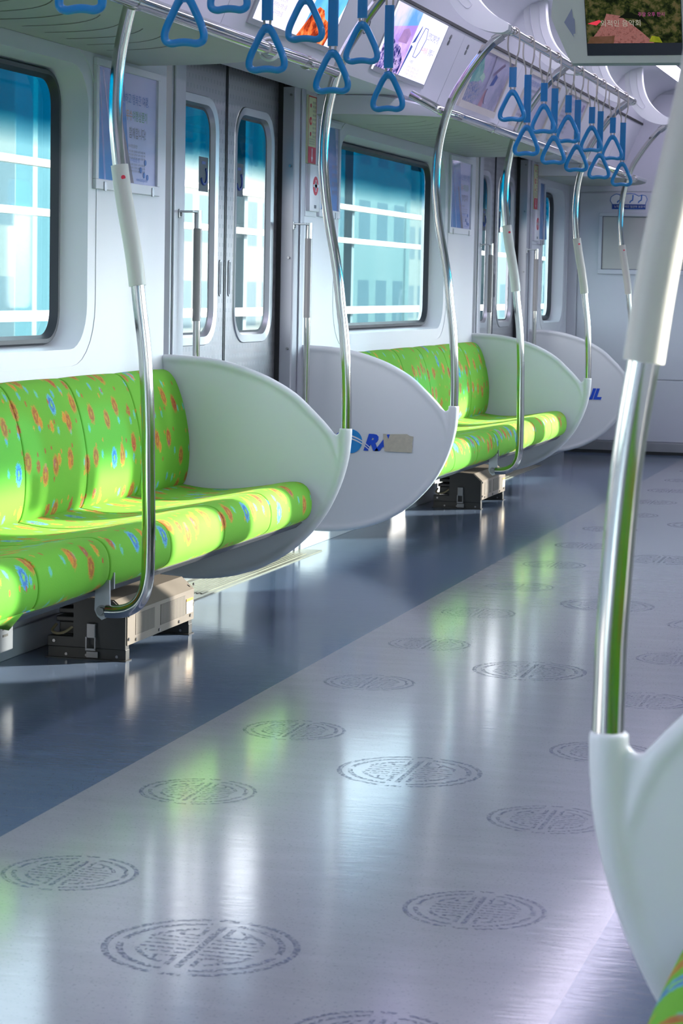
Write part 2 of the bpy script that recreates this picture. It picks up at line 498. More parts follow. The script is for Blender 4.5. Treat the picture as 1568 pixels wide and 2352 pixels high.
# slanted panels above the racks, cove and ceiling: one section swept along the car
def section_mesh(side):
    sx = lambda x: X(side, x)
    prof = [(0, TOP), (.30, 1.80), (.325, 1.805), (.35, 1.865), (.452, 2.108)]
    prof2 = [(.455, 2.116), (.475, 2.18), (.50, 2.235), (.535, 2.28), (.585, 2.315), (.64, 2.33), (.735, 2.33)]
    bm = bmesh.new()
    for pr in (prof, prof2):
        A = [bm.verts.new((sx(x), Y0, z)) for x, z in pr]; B = [bm.verts.new((sx(x), YE, z)) for x, z in pr]
        for i in range(len(pr) - 1): bm.faces.new([A[i], A[i + 1], B[i + 1], B[i]])
    return bm
for side in ('left', 'right'):
    tag(obj('trim_%d' % (1 if side == 'left' else 2), section_mesh(side), M['wall'], ang=50), kind='structure')
    bm = bmesh.new(); box(bm, X(side, .450), X(side, .458), Y0, YE, 2.104, 2.117)
    tag(obj('trim_%d' % (3 if side == 'left' else 4), bm, M['dark'], smooth=False), kind='structure')
bm = bmesh.new(); box(bm, .86, W - .86, Y0, YE, 2.33, 2.36)
box(bm, -.12, .74, Y0, YE, 2.36, 2.40); box(bm, W - .74, W + .12, Y0, YE, 2.36, 2.40); box(bm, .74, W - .74, Y0, YE, 2.39, 2.42)
box(bm, -.12, -.10, Y0, YE, 1.8, 2.40); box(bm, W + .10, W + .12, Y0, YE, 1.8, 2.40)
tag(obj('ceiling', bm, M['ceil'], smooth=False), kind='structure')
bm = bmesh.new(); box(bm, -.14, W + .14, Y0 - .05, Y0, 0, 2.4)
tag(obj('wall_front', bm, M['end'], smooth=False), kind='structure')

# ceiling light strips
LAMP = emis('lamp_diffuser', '#e9e2ff', 5.8)
n = 0; yy = 14.55
ys = []
while yy > Y0 + 1.3: ys.append((yy - 1.54, yy)); yy -= 1.57
for side in ('left', 'right'):
    for j, (a, b) in enumerate(ys):
        if j == 0: lab = 'long ceiling light strip on the %s side, farthest, beside the end wall' % side
        elif j == 1: lab = 'long ceiling light strip on the %s side, second from the end wall' % side
        else: lab = 'long ceiling light strip on the %s side, %s from the end wall' % (side, ['', '', 'third', 'fourth', 'fifth', 'sixth', 'seventh', 'eighth', 'ninth', 'tenth', 'eleventh', 'twelfth'][j])
        root = empty('ceiling_light', lab, 'light', (X(side, .798), (a + b) / 2, 2.34), 'ceiling light strips')
        bm = bmesh.new(); plate(bm, rrect(X(side, .735) if side == 'left' else X(side, .861), X(side, .861) if side == 'left' else X(side, .735), a, b, .006, 2),
                                [rrect(min(X(side, .742), X(side, .854)), max(X(side, .742), X(side, .854)), a + .007, b - .007, .004, 2)], lambda p, q: (p, q, 2.327), lambda p, q: (p, q, 2.345))
        attach(obj('light_frame', bm, M['alu'], smooth=False), root)
        bm = bmesh.new(); x0, x1 = sorted((X(side, .742), X(side, .854))); box(bm, x0, x1, a + .007, b - .007, 2.331, 2.338)
        attach(obj('diffuser', bm, LAMP, smooth=False), root)

# end wall
bm = bmesh.new(); box(bm, -.12, W + .12, YE, YE + .06, 0, 2.4)
box(bm, .068, W - .068, YE - .008, YE, .484, 1.676, .003)
box(bm, .068, W - .068, YE - .008, YE, .082, .477, .003)
box(bm, -.0, .060, YE - .016, YE, .0, 1.80, .003)
box(bm, .068, W - .068, YE - .006, YE, 1.684, 2.3, .003)
tag(obj('wall_back', bm, M['end'], smooth=False), kind='structure')
bm = bmesh.new(); box(bm, .0, W, YE - .022, YE, 0, .074, .002)
tag(obj('baseboard_back', bm, simple('kick_plate', '#97979c', .4, .4), smooth=False), kind='structure')
bm = bmesh.new(); box(bm, .0, W, YE - .024, YE - .0, .0, .02, 0)
tag(obj('trim_5', bm, M['dark'], smooth=False), kind='structure')

# ------------------------------------------------------------------ floor medallions
def medallion_mesh(r):
    """ring-shaped long-life emblem: two broken rings, an upright bar, cross lines and hooks"""
    bm = bmesh.new(); k = r
    def arc(r0, r1, a0, a1):
        n = max(4, int(abs(a1 - a0) / 6)); A = []; B = []
        for i in range(n + 1):
            t = math.radians(a0 + (a1 - a0) * i / n)
            A.append(bm.verts.new((k * r0 * math.cos(t), k * r0 * math.sin(t), 0))); B.append(bm.verts.new((k * r1 * math.cos(t), k * r1 * math.sin(t), 0)))
        for i in range(n): bm.faces.new([A[i], A[i + 1], B[i + 1], B[i]])
    def bar(x0, y0, x1, y1, w=.05):
        a = Vector((x0, y0, 0)) * k; b = Vector((x1, y1, 0)) * k; n_ = (b - a).normalized().cross(Vector((0, 0, 1))) * w * k / 2
        bm.faces.new([bm.verts.new(p) for p in (a - n_, b - n_, b + n_, a + n_)])
    for a0, a1 in ((-78, 78), (102, 258)): arc(.93, 1., a0, a1)
    for a0, a1 in ((84, 97), (264, 277)): arc(.93, 1., a0, a1)
    for a0, a1 in ((-80, -10), (-2, 80), (100, 178), (188, 260)): arc(.78, .85, a0, a1)
    for s in (1, -1):
        arc(.60, .66, *((20, 70) if s > 0 else (200, 250)))
        arc(.60, .66, *((-70, -20) if s > 0 else (110, 160)))
    bar(0, -.74, 0, .74, .075)
    for i, y in enumerate((-.26, -.13, 0, .13, .26)):
        L = .60 if i in (1, 2, 3) else .5
        bar(.07, y, L, y); bar(-.07, y, -L, y)
    for s in (1, -1):
        for t in (1, -1):
            bar(s * .13, t * .36, s * .13, t * .68, .06); bar(s * .13, t * .37, s * .34, t * .37, .05); bar(s * .34, t * .37, s * .34, t * .52, .05)
    return bm
def ring_me(r):
    bm = medallion_mesh(r); me = bpy.data.meshes.new('floor_medallion'); bm.to_mesh(me); bm.free()
    me.materials.append(M['print']); return me
meS, meL = ring_me(.122), ring_me(.158)
for k in range(-5, 17):
    y = 3.02 + .70 * k
    if y < Y0 + .3 or y > 14.5: continue
    for x in (1.04, 1.772):
        o = bpy.data.objects.new('floor_medallion', meS); COL.objects.link(o); o.location = (x, y, .0004); o.parent = floor
for k in range(-3, 8):
    y = 3.364 + 1.40 * k
    if Y0 + .3 < y < 14.5:
        o = bpy.data.objects.new('floor_medallion', meL); COL.objects.link(o); o.location = (1.406, y, .0004); o.parent = floor

# ------------------------------------------------------------------ benches
def cushion_mesh(prof, width, rad, name, nt=22, sag=0.):
    pts = [Vector((p[0], 0, p[1])) for p in prof]
    pts = spline(pts, 5)
    n = len(pts); nor = []
    for i in range(n):
        t = (pts[min(i + 1, n - 1)] - pts[max(i - 1, 0)]).normalized(); nor.append(Vector((t.z, 0, -t.x)))
    arc = [0.]
    for i in range(1, n): arc.append(arc[-1] + (pts[i] - pts[i - 1]).length)
    bm = bmesh.new(); uvl = bm.loops.layers.uv.new('UVMap')
    e_ = [0., .0009, .0022, .0038, .0058, .0085, .013, .022, .045]
    e_ = [v / width for v in e_]
    ts = e_ + [.2, .32, .5, .68, .8] + [1 - v for v in e_[::-1]]; nt = len(ts) - 1
    grid = []
    for k, t in enumerate(ts):
        d = min(t, 1 - t) * width; q = max(0., 1 - d / rad)
        off = rad * (1 - math.sqrt(max(0., 1 - q * q)))
        puff = -.0028 * math.sin(PI * t) ** .6
        row = []
        for i in range(n):
            o_ = off
            row.append((bm.verts.new((pts[i].x - nor[i].x * (o_ + puff), (t - .5) * (width - .0016), pts[i].z - nor[i].z * (o_ + puff))), (t * width, arc[i])))
        grid.append(row)
    for k in range(nt):
        for i in range(n - 1):
            q = [grid[k][i], grid[k + 1][i], grid[k + 1][i + 1], grid[k][i + 1]]
            f = bm.faces.new([v for v, _ in q])
            for lp, (_, uv) in zip(f.loops, q): lp[uvl].uv = uv
    for row in (grid[0], grid[-1]):          # end caps
        try: bm.faces.new([v for v, _ in row])
        except ValueError: pass
    bmesh.ops.recalc_face_normals(bm, faces=bm.faces[:])
    me = bpy.data.meshes.new(name); bm.to_mesh(me); bm.free()
    me.polygons.foreach_set('use_smooth', [True] * len(me.polygons)); me.set_sharp_from_angle(angle=math.radians(50))
    me.materials.append(M['fabric']); return me

def mirror(prof): return [(-x, z) for x, z in prof]
seatP = [(.41, .275), (.475, .285), (.512, .305), (.524, .34), (.518, .385), (.493, .412), (.45, .416), (.36, .400), (.26, .386), (.17, .384), (.10, .392), (.06, .40)]
backP = [(.035, .385), (.085, .392), (.104, .44), (.108, .52), (.100, .59), (.084, .66), (.062, .72), (.040, .752), (.018, .764), (.006, .763)]
CW = .4486
ME = {}
for side in ('left', 'right'):
    sp_, bp_ = (seatP, backP) if side == 'left' else (mirror(seatP)[::-1], mirror(backP)[::-1])
    ME[side] = (cushion_mesh(sp_, CW, .0075, 'seat_cushion'), cushion_mesh(bp_, CW, .0075, 'back_cushion'))

def bench(side, y0, n, label, group='green benches'):
    x0 = X(side, 0.); s = 1 if side == 'left' else -1
    root = empty('bench', label, 'bench', (x0, y0, 0), group)
    for k in range(n):
        y = y0 + .034 + CW * (k + .5)
        for nm, me in zip(('seat_cushion', 'back_cushion'), ME[side]):
            o = bpy.data.objects.new(nm, me); COL.objects.link(o); o.parent = root; o.location = (0, y - y0, 0)
    L = .034 * 2 + CW * n
    bm = bmesh.new()
    prof = [(0.006, .30), (.05, .37), (.40, .30), (.475, .30), (.49, .285), (.47, .268), (.40, .262), (.12, .235), (.006, .20)]
    A = [bm.verts.new((s * a, .03, b)) for a, b in prof]; B = [bm.verts.new((s * a, L - .03, b)) for a, b in prof]
    for i in range(len(prof)): j = (i + 1) % len(prof); bm.faces.new([A[i], A[j], B[j], B[i]])
    bm.faces.new(A); bm.faces.new(B[::-1])
    obj('seat_pan', bm, simple('dark_seat_pan', '#55585c', .45, .5), root, smooth=False)
    return root
benches = []
benches.append(bench('left', 3.867, 7, 'near left bench of green patterned seats, lit by sun, ending at the first doorway'))
benches.append(bench('left', 8.667, 7, 'second left bench of green patterned seats between the two doorways'))
benches.append(bench('left', 13.467, 2, 'short green bench at the far end, hidden behind the farthest white divider'))
benches.append(bench('right', -.879, 7, 'green bench nearest the camera, its front corner at the lower right'))
benches[-1].location.x -= .012
benches.append(bench('right', 3.867, 7, 'green bench on the right side beyond the near divider'))

# torn lower edge of fabric at the near seat of the first bench
bm = bmesh.new(); uvl = bm.loops.layers.uv.new('UVMap')
ys_ = [4.37 + .425 * i / 12 for i in range(13)]
top = [bm.verts.new((.515, y, .302)) for y in ys_]
bot = [bm.verts.new((.478 + .004 * math.sin(i * 2.1), y, .268 + .006 * math.sin(i * 1.7) + (.022 if i > 10 else 0))) for i, y in enumerate(ys_)]
for i in range(12):
    f = bm.faces.new([top[i], top[i + 1], bot[i + 1], bot[i]])
    for lp in f.loops: lp[uvl].uv = (lp.vert.co.y, lp.vert.co.z)
o = obj('torn_cover_edge', bm, M['fabric']); attach(o, benches[0])
sol = o.modifiers.new('s', 'SOLIDIFY'); sol.thickness = .003

# ------------------------------------------------------------------ end dividers
OUT = [(.0, .808), (.10, .806), (.20, .795), (.29, .772), (.37, .742), (.45, .697), (.51, .644), (.550, .605), (.573, .580), (.590, .574), (.602, .592),
       (.640, .592), (.640, .55), (.636, .50), (.622, .435), (.597, .37), (.565, .31), (.52, .25), (.46, .193), (.39, .147), (.31, .112), (.22, .089), (.12, .079), (.0, .083)]
def divider_mesh(side):
    s = 1 if side == 'left' else -1
    bm = bmesh.new()
    cl = [Vector((a, 0, b)) for a, b in OUT]
    top_ = spline(cl[:10], 4)
    fr = [(.621, .5925), (.621, .55), (.617, .50), (.604, .44), (.583, .38), (.55, .318), (.507, .262), (.45, .207), (.385, .163), (.31, .128), (.22, .104), (.12, .094), (0., .097)]
    c = spline([(a, 0, b) for a, b in fr], 4); m = len(c)
    loop = [(p.x, p.z - .005) for p in top_] + [(.603, .579)] + [(p.x, p.z) for p in c[1:]]
    plate(bm, loop, [], lambda a, b: (a, -.009, b), lambda a, b: (a, .009, b))
    tube(bm, [(p.x - .004, 0, p.z - .0095) for p in top_[:33]] + [(.585, 0, .535), (.596, 0, .50), (.601, 0, .46)], [.0145] * 33 + [.0135, .0125, .0115], 10)
    tube(bm, c, [max(.0145, .0215 - .010 * i / (m * .45)) for i in range(m)], 16)
    bmesh.ops.recalc_face_normals(bm, faces=bm.faces[:])
    me = bpy.data.meshes.new('d'); bm.to_mesh(me); bm.free()
    o = bpy.data.objects.new('d', me); COL.objects.link(o)
    r = o.modifiers.new('r', 'REMESH'); r.mode = 'VOXEL'; r.voxel_size = .004
    sm = o.modifiers.new('s', 'SMOOTH'); sm.factor = .5; sm.iterations = 10
    bpy.context.view_layer.update()
    me2 = bpy.data.meshes.new_from_object(o.evaluated_get(bpy.context.evaluated_depsgraph_get()))
    bpy.data.objects.remove(o)
    if s < 0:
        me2.transform(Matrix.Scale(-1, 4, (1, 0, 0))); me2.flip_normals()
    me2.polygons.foreach_set('use_smooth', [True] * len(me2.polygons)); me2.name = 'seat_divider'
    me2.materials.clear(); me2.materials.append(M['shell']); return me2
DME = {'left': divider_mesh('left'), 'right': divider_mesh('right')}
def divider(side, y, label, logo=None):
    o = bpy.data.objects.new('seat_divider', DME[side]); COL.objects.link(o); o.location = (X(side, 0), y, 0)
    tag(o, label, 'seat divider', 'moulded white seat dividers')
    if logo:
        f = frame((0, -.0125, 0), (1, 0, 0), (0, 0, 1))
        # K and R A I L in slanted capitals round a striped globe
        lettering('K', .086, lambda a, b, c: f(.108 + a, .410 + b, -c), M['logo'], o, shear=.3, bold=.0045)
        lettering('RAIL', .084, lambda a, b, c: f(.266 + a, .411 + b, -c), M['logo'], o, shear=.3, bold=.0045, sx=1.06)
        bm = bmesh.new(); cx_, cz_, R_ = .214, .441, .047
        pts = [(cx_ + R_ * math.cos(t), cz_ + R_ * math.sin(t)) for t in [2 * PI * i / 48 for i in range(48)]]
        bm.faces.new([bm.verts.new((a, -.0128, b)) for a, b in pts])
        obj('globe_emblem', bm, M['logo2'], o, smooth=False)
        bm = bmesh.new()
        for z0, z1, dz in ((.466, .459, .0), (.455, .449, .0)):
            A = []; 
            for i in range(15):
                t = i / 14; x = cx_ - .046 + t * .125; A.append((x, z0 - .045 * t * t - .0 + .006 * math.sin(PI * t)))
            B = [(x, z - .006 * (1 - abs(2 * i / 14 - 1) * .3)) for i, (x, z) in enumerate(A)]
            for i in range(14):
                bm.faces.new([bm.verts.new((p[0], -.0134, p[1])) for p in (A[i], A[i + 1], B[i + 1], B[i])])
        obj('globe_stripe', bm, M['white'], o, smooth=False)
        if logo == 'patched':
            bm = bmesh.new()
            pl = [(.345, .475), (.358, .474), (.366, .455), (.373, .474), (.44, .477), (.452, .470), (.466, .468), (.462, .44), (.464, .43), (.461, .405), (.352, .407), (.349, .43), (.347, .452)]
            plate(bm, pl, [], lambda a, b: (a, -.0138, b), lambda a, b: (a, -.0126, b))
            obj('scraped_patch', bm, M['beige'], o, smooth=False)
    return o
divider('left', 3.867, 'white moulded divider at the near end of the first left bench')
divider('left', 7.077, 'white moulded divider closing the first left bench beside the near doorway')
divider('left', 8.667, 'white divider with blue lettering partly scraped to a beige patch, beyond the near doorway', 'patched')
divider('left', 11.877, 'white moulded divider closing the second left bench before the far doorway')
divider('left', 13.467, 'farthest white divider with intact blue lettering, near the end wall', 'whole')
divider('right', 2.331, 'large white moulded divider in the right foreground, next to the camera')
divider('right', 3.867, 'white divider on the right side beginning the bench beyond the near divider')
divider('right', 7.077, 'white divider on the right side closing the second bench')

# ------------------------------------------------------------------ poles
POLE = [(.588, .6225), (.64, .622), (.70, .621), (.82, .615), (.90, .608), (.98, .597), (1.07, .586), (1.14, .574), (1.21, .560), (1.29, .545), (1.36, .536), (1.43, .530),
        (1.51, .5305), (1.58, .537), (1.64, .548), (1.71, .566), (1.78, .594), (1.85, .637), (1.90, .672), (1.95, .712), (1.99, .752), (2.018, .790)]
RP = .0165
pole_cache = {}
def pole(side, y, label, mid=False, sleeve=None):
    s = 1 if side == 'left' else -1
    root = empty('grab_pole', label, 'pole', (X(side, 0), y, 0), 'curved chrome poles')
    key = (side, mid)
    if key not in pole_cache:
        pts = [(s * x, 0, z) for z, x in POLE]
        if mid:
            pts = [(s * x, 0, z) for x, z in ((.518, .238), (.545, .2385), (.572, .244), (.598, .260), (.615, .287), (.6235, .325), (.6255, .38), (.6255, .46), (.624, .54))] + pts[1:]
        else: pts = [(s * .6225, 0, .575)] + pts[1:]
        bm = bmesh.new(); tube(bm, spline(pts, 6), RP, 18)
        pole_cache[key] = obj('pole_tube', bm, M['chrome'], ang=60); o = pole_cache[key]
    else:
        o = pole_cache[key].copy(); COL.objects.link(o)
    o.parent = root
    bm = bmesh.new()   # collar joining the overhead rail
    a, b = Vector((s * .742, 0, 1.981)), Vector((s * .775, 0, 2.005)); tube(bm, [a, b], .0205, 18)
    obj('rail_collar', bm, M['chrome'], root)
    if sleeve:
        z0, z1 = sleeve
        zs = [z0 + (z1 - z0) * i / 20 for i in range(21)]
        def xa(z):
            for (za, x_a), (zb, x_b) in zip(POLE, POLE[1:]):
                if za <= z <= zb: return x_a + (x_b - x_a) * (z - za) / (zb - za)
        bm = bmesh.new(); tube(bm, spline([(s * xa(z), 0, z) for z in zs[::4]], 5), .0212, 20)
        sl = obj('pole_sleeve', bm, M['sleeve'], root, ang=60)
        bm = bmesh.new(); zz = z1 - .03; xx = s * xa(zz)
        dd = Vector((.75, -1, .0)).normalized() if s > 0 else Vector((-.1, -1, 0)).normalized()
        p0 = Vector((xx, 0, zz)) + dd * .0205; cyl(bm, p0, p0 + dd * .0012, .0055, 12)
        st = obj('red_sticker', bm, M['red'], sl)
    if mid:
        bm = bmesh.new()
        plate(bm, [(.495, .225), (.507, .216), (.52, .222), (.528, .238), (.526, .315), (.49, .315), (.488, .24)], [], lambda a, b: (s * a, -.004, b), lambda a, b: (s * a, .004, b))
        plate(bm, [(.49, .29), (.526, .29), (.526, .33), (.49, .33)], [], lambda a, b: (s * a, .03, b), lambda a, b: (s * a, .036, b))
        obj('pole_bracket', bm, M['alu'], root, smooth=False)
        bm = bmesh.new(); cyl(bm, (s * .507, -.014, .239), (s * .507, .0, .239), .0095, 6); cyl(bm, (s * .507, -.006, .239), (s * .507, .0, .239), .014, 16)
        obj('bolt', bm, M['screwm'], root)
    return root
pole('left', 5.24, 'chrome pole with pale grey sleeve, in the middle of the near left bench', True, (1.036, 1.325))
pole('left', 7.077, 'bare chrome pole rising from the divider at the end of the near left bench')
pole('left', 8.667, 'bare chrome pole rising from the divider with the scraped lettering')
pole('left', 10.02, 'chrome pole with pale sleeve, in the middle of the second left bench', True, (1.036, 1.325))
pole('left', 11.877, 'chrome pole rising from the divider before the far doorway', False, (1.03, 1.315))
pole('left', 13.467, 'farthest chrome pole, rising from the last divider before the end wall', False, (1.03, 1.315))
pole('right', 2.331, 'large blurred foreground pole with sleeve, rising from the near right divider', False, (.975, 1.32))
pole('right', 3.867, 'chrome pole on the right side beyond the foreground pole')
pole('left', 3.867, 'bare chrome pole at the near end of the first left bench')

# ------------------------------------------------------------------ overhead strap rails, luggage rails
def rail(y0, y1, side, label):
    bm = bmesh.new(); x = X(side, .80); tube(bm, [(x, y0, 2.022), (x, y1, 2.022)], RP, 18)
    root = tag(obj('strap_rail', bm, M['chrome'], ang=60), label, 'rail', 'overhead strap rails')
    for y in (y0 - .004, y1 - .012):
        bm = bmesh.new(); tube(bm, [(x, y, 2.022), (x, y + .016, 2.022)], .0195, 18); o = obj('end_cap', bm, M['chrome'], root)
    for t in (.02, .33, .5, .66, .98):
        y = y0 + (y1 - y0) * t; bm = bmesh.new(); tube(bm, [(x, y - .012, 2.022), (x, y + .012, 2.022)], .0192, 18)
        obj('rail_collar', bm, M['chrome'], root)
    return root
rail(3.83, 7.13, 'left', 'overhead chrome rail above the near left bench, holding the nearer straps')
rail(8.63, 11.95, 'left', 'overhead chrome rail above the second left bench, holding ten blue straps')
rail(13.40, YE - .01, 'left', 'short overhead chrome rail at the far end above the last divider')

def lug(pts, label):
    bm = bmesh.new(); tube(bm, spline(pts, 6), .0175, 18)
    root = tag(obj('luggage_rail', bm, M['chrome'], ang=60), label, 'rail', 'luggage rails')
    return root
def collars(root, ys_, x=.575, z=1.712):
    for y in ys_:
        bm = bmesh.new(); tube(bm, [(x, y - .016, z), (x, y + .016, z)], .0215, 18); obj('rail_collar', bm, M['chrome'], root)
zr = 1.712
r1 = lug([(.40, 3.90, 1.76), (.50, 3.90, 1.735), (.563, 3.93, zr), (.577, 4.05, zr), (.577, 5.0, zr), (.577, 6.2, zr), (.572, 6.7, zr + .004), (.566, 7.06, zr + .004)], 'chrome luggage rail along the rack above the near left bench')
collars(r1, (5.24, 6.72))
r2_ = lug([(.415, 8.70, 1.785), (.48, 8.695, 1.752), (.545, 8.70, 1.718), (.575, 8.80, zr), (.577, 9.1, zr), (.577, 10.3, zr), (.575, 11.4, zr), (.572, 11.86, zr)], 'chrome luggage rail along the rack above the second left bench')
collars(r2_, (9.47, 10.02, 11.2))
r3 = lug([(.415, 13.30, 1.785), (.48, 13.30, 1.752), (.545, 13.32, 1.722), (.575, 13.40, 1.71), (.585, 13.5, 1.705), (.585, 13.56, 1.705)], 'short chrome luggage rail end at the far pole by the end wall')
bm = bmesh.new(); tube(bm, [(.585, 13.54, 1.705), (.585, 13.575, 1.705)], .022, 16); obj('end_cap', bm, M['chrome'], r3)
# white ring hanging round the first luggage rail
bm = bmesh.new(); yb = 6.33
tube(bm, [(.577 + .030 * math.cos(t), yb, zr + .030 * math.sin(t)) for t in [2 * PI * i / 28 for i in range(28)]], .0055, 8, closed=True)
tag(obj('rail_ring', bm, M['white']), 'small off-white ring hung round the near luggage rail', 'ring')

# racks
def rack(y0, y1, label, full=True):
    root = empty('luggage_rack', label, 'luggage rack', (0, (y0 + y1) / 2, 1.72), 'luggage racks')
    xm = .548; n = 14; plan = []
    def corner(yc, sgn):
        pts = []
        for i in range(n + 1):
            t = PI / 2 * i / n; pts.append((xm * math.sin(t) ** .85, yc - sgn * .52 * (math.cos(t) ** .75)))
        return pts
    a = corner(y0 + .52, 1) if full else [(0, y0), (xm, y0)]
    b = corner(y1 - .52, -1)
    plan = a + b[::-1]
    bm = bmesh.new()
    def zb(x): return 1.718 + .010 * math.sin(PI * min(1, x / xm)) if True else 0
    lo = [bm.verts.new((x, y, 1.722)) for x, y in plan]
    def ins(k, z):
        cy_ = (y0 + y1) / 2
        return [bm.verts.new((max(0, x * (1 - k)), cy_ + (y - cy_) * (1 - k * .18), z)) for x, y in plan]
    L1 = ins(-.012, 1.732); L2 = ins(-.012, 1.775); L3 = ins(.03, 1.787)
    for q in L2: q.co.z = 1.742 + .053 * min(1, max(0, (.5 - q.co.x) / .25))
    for q in L3: q.co.z = 1.748 + .055 * min(1, max(0, (.5 - q.co.x) / .25))
    U = ins(.035, 1.716); 
    bm.faces.new(U)
    for A, B in ((U, lo), (lo, L1), (L1, L2), (L2, L3)):
        mi = 0 if A is U else 2
        for i in range(len(A) - 1): bm.faces.new([A[i], A[i + 1], B[i + 1], B[i]]).material_index = mi
        bm.faces.new([A[-1], A[0], B[0], B[-1]]).material_index = mi
    bm.faces.new(L3).material_index = 2
    k = y0 + .5
    while k < y1 - .35:
        P1 = [(.07 + .31 * t, k - .035 * t - .19 * t * t * t, 1.7155) for t in [i / 10 for i in range(11)]]
        for i in range(10):
            p, q = P1[i], P1[i + 1]; w = .0045
            bm.faces.new([bm.verts.new(v) for v in ((p[0], p[1] - w, p[2]), (q[0], q[1] - w, q[2]), (q[0], q[1] + w, q[2]), (p[0], p[1] + w, p[2]))]).material_index = 1
        k += .155
    attach(obj('rack_shelf', bm, [M['rack'], M['slot'], M['wall']], ang=35), root)
    return root
rack(4.0, 6.83, 'pale luggage rack with slotted underside above the near window')
rack(8.84, 11.64, 'pale luggage rack with slotted underside above the second window')
rack(13.60, 14.79, 'short luggage rack end above the far corner window', True)

# ------------------------------------------------------------------ hand straps
def strap_parts(long_):
    root = bpy.data.objects.new('hand_strap', None); COL.objects.link(root)
    z0 = 1.892 - 2.022; z1 = (1.705 if long_ else 1.817) - 2.022
    bm = bmesh.new()
    lp = [(-.010, 0, z0 - .004), (-.012, 0, z0 + .03), (-.022, 0, -.06), (-.0225, 0, -.02), (-.019, 0, .008), (-.009, 0, .0195), (.003, 0, .0205), (.0145, 0, .015), (.0215, 0, .0), (.0225, 0, -.03), (.020, 0, -.07), (.012, 0, z0 + .03), (.010, 0, z0 - .004)]
    tube(bm, spline(lp, 4), .0032, 8, flat=((0, 1, 0), 1.6))
    obj('cord', bm, M['cord'], root)
    for s in (-1, 1):
        bm = bmesh.new(); tube(bm, [(s * .009, 0, z1 + .004), (s * .007, 0, z1 - .012), (s * .002, 0, z1 - .021)], .0034, 8)
        obj('handle_link', bm, M['cord'], root)
    bm = bmesh.new()
    o_ = rrect(-.0145, .0145, -.0065, .0065, .005, 4)
    plate(bm, o_, [], lambda a, b: (a, b, z1), lambda a, b: (a, b, z0))
    for k in range(-3, 4):
        for s in (-1, 1): box(bm, k * .0038 - .0007, k * .0038 + .0007, s * .0065 - .0006, s * .0065 + .0006, z1 + .004, z0 - .004)
    obj('strap_sleeve', bm, M['blue'], root, ang=30)
    bm = bmesh.new(); zt = z1 - .012
    H = .116; pts = []
    base = [(.0, zt - .006), (.013, zt - .017), (.027, zt - .043), (.041, zt - .073), (.0465, zt - .093), (.043, zt - .106), (.030, zt - .1115), (.014, zt - .1095), (.0, zt - .1085)]
    full = base + [(-x, z) for x, z in base[-2:0:-1]]
    c = [Vector((x, 0, z)) for x, z in full]; m = len(c); path = []
    for i in range(m):
        a, b, d, e = c[(i - 1) % m], c[i], c[(i + 1) % m], c[(i + 2) % m]
        for k in range(4):
            t = k / 4; path.append(.5 * ((2 * b) + (d - a) * t + (2 * a - 5 * b + 4 * d - e) * t * t + (3 * b - a - 3 * d + e) * t ** 3))
    rad = [.0092 + .0012 * max(0, 1 - abs((q.z - (zt - .006)) / .02)) for q in path]
    tube(bm, path, rad, 10, closed=True, flat=((0, 1, 0), .85))
    plate(bm, [(-.011, zt + .001), (.011, zt + .001), (.017, zt - .02), (-.017, zt - .02)], [], lambda a, b: (a, -.005, b), lambda a, b: (a, .005, b))
    obj('strap_handle', bm, M['blue'], root, ang=60)
    return root
protoL, protoS = strap_parts(True), strap_parts(False)
used = {}
def place(y, long_, label):
    p = protoL if long_ else protoS
    if long_ not in used: used[long_] = 1; o = p; o.location = (.80, y, 2.022)
    else: o = copy_tree(p, None, (.80, y, 2.022))
    o.rotation_euler = (0, 0, random.uniform(-.06, .06))
    tag(o, label, 'hand strap', 'blue hand straps on the near rail' if y < 8 else 'blue hand straps on the far rail')
near = [(4.334, 1, 'leftmost blue strap, only its lower bar showing at the top left'),
        (4.66, 0, 'short blue strap above the frame, between the two leftmost long straps'),
        (4.958, 1, 'second long blue strap from the left, its handle beside the near sleeved pole'),
        (5.275, 0, 'short blue strap cut by the top edge, right of the near sleeved pole'),
        (5.585, 1, 'long blue strap hanging in front of the near doorway and the white rail ring'),
        (5.923, 0, 'short blue strap in front of the red and orange picture of the lit panel'),
        (6.197, 1, 'long blue strap hanging in front of the bare pole by the near doorway'),
        (6.509, 0, 'short blue strap just left of the second lit advertising panel'),
        (6.827, 1, 'last long blue strap of the near rail, in front of the second lit panel')]
for y, l, lab in near: place(y, l, lab)
ord_ = ['nearest', 'second', 'third', 'fourth', 'farthest']
for i, (a, b) in enumerate(zip((8.762, 9.431, 10.023, 10.665, 11.305), (9.072, 9.682, 10.27, 10.917, 11.646))):
    place(a, 0, '%s of the five short blue straps on the far overhead rail' % ord_[i])
    place(b, 1, '%s of the five long blue straps on the far overhead rail' % ord_[i])

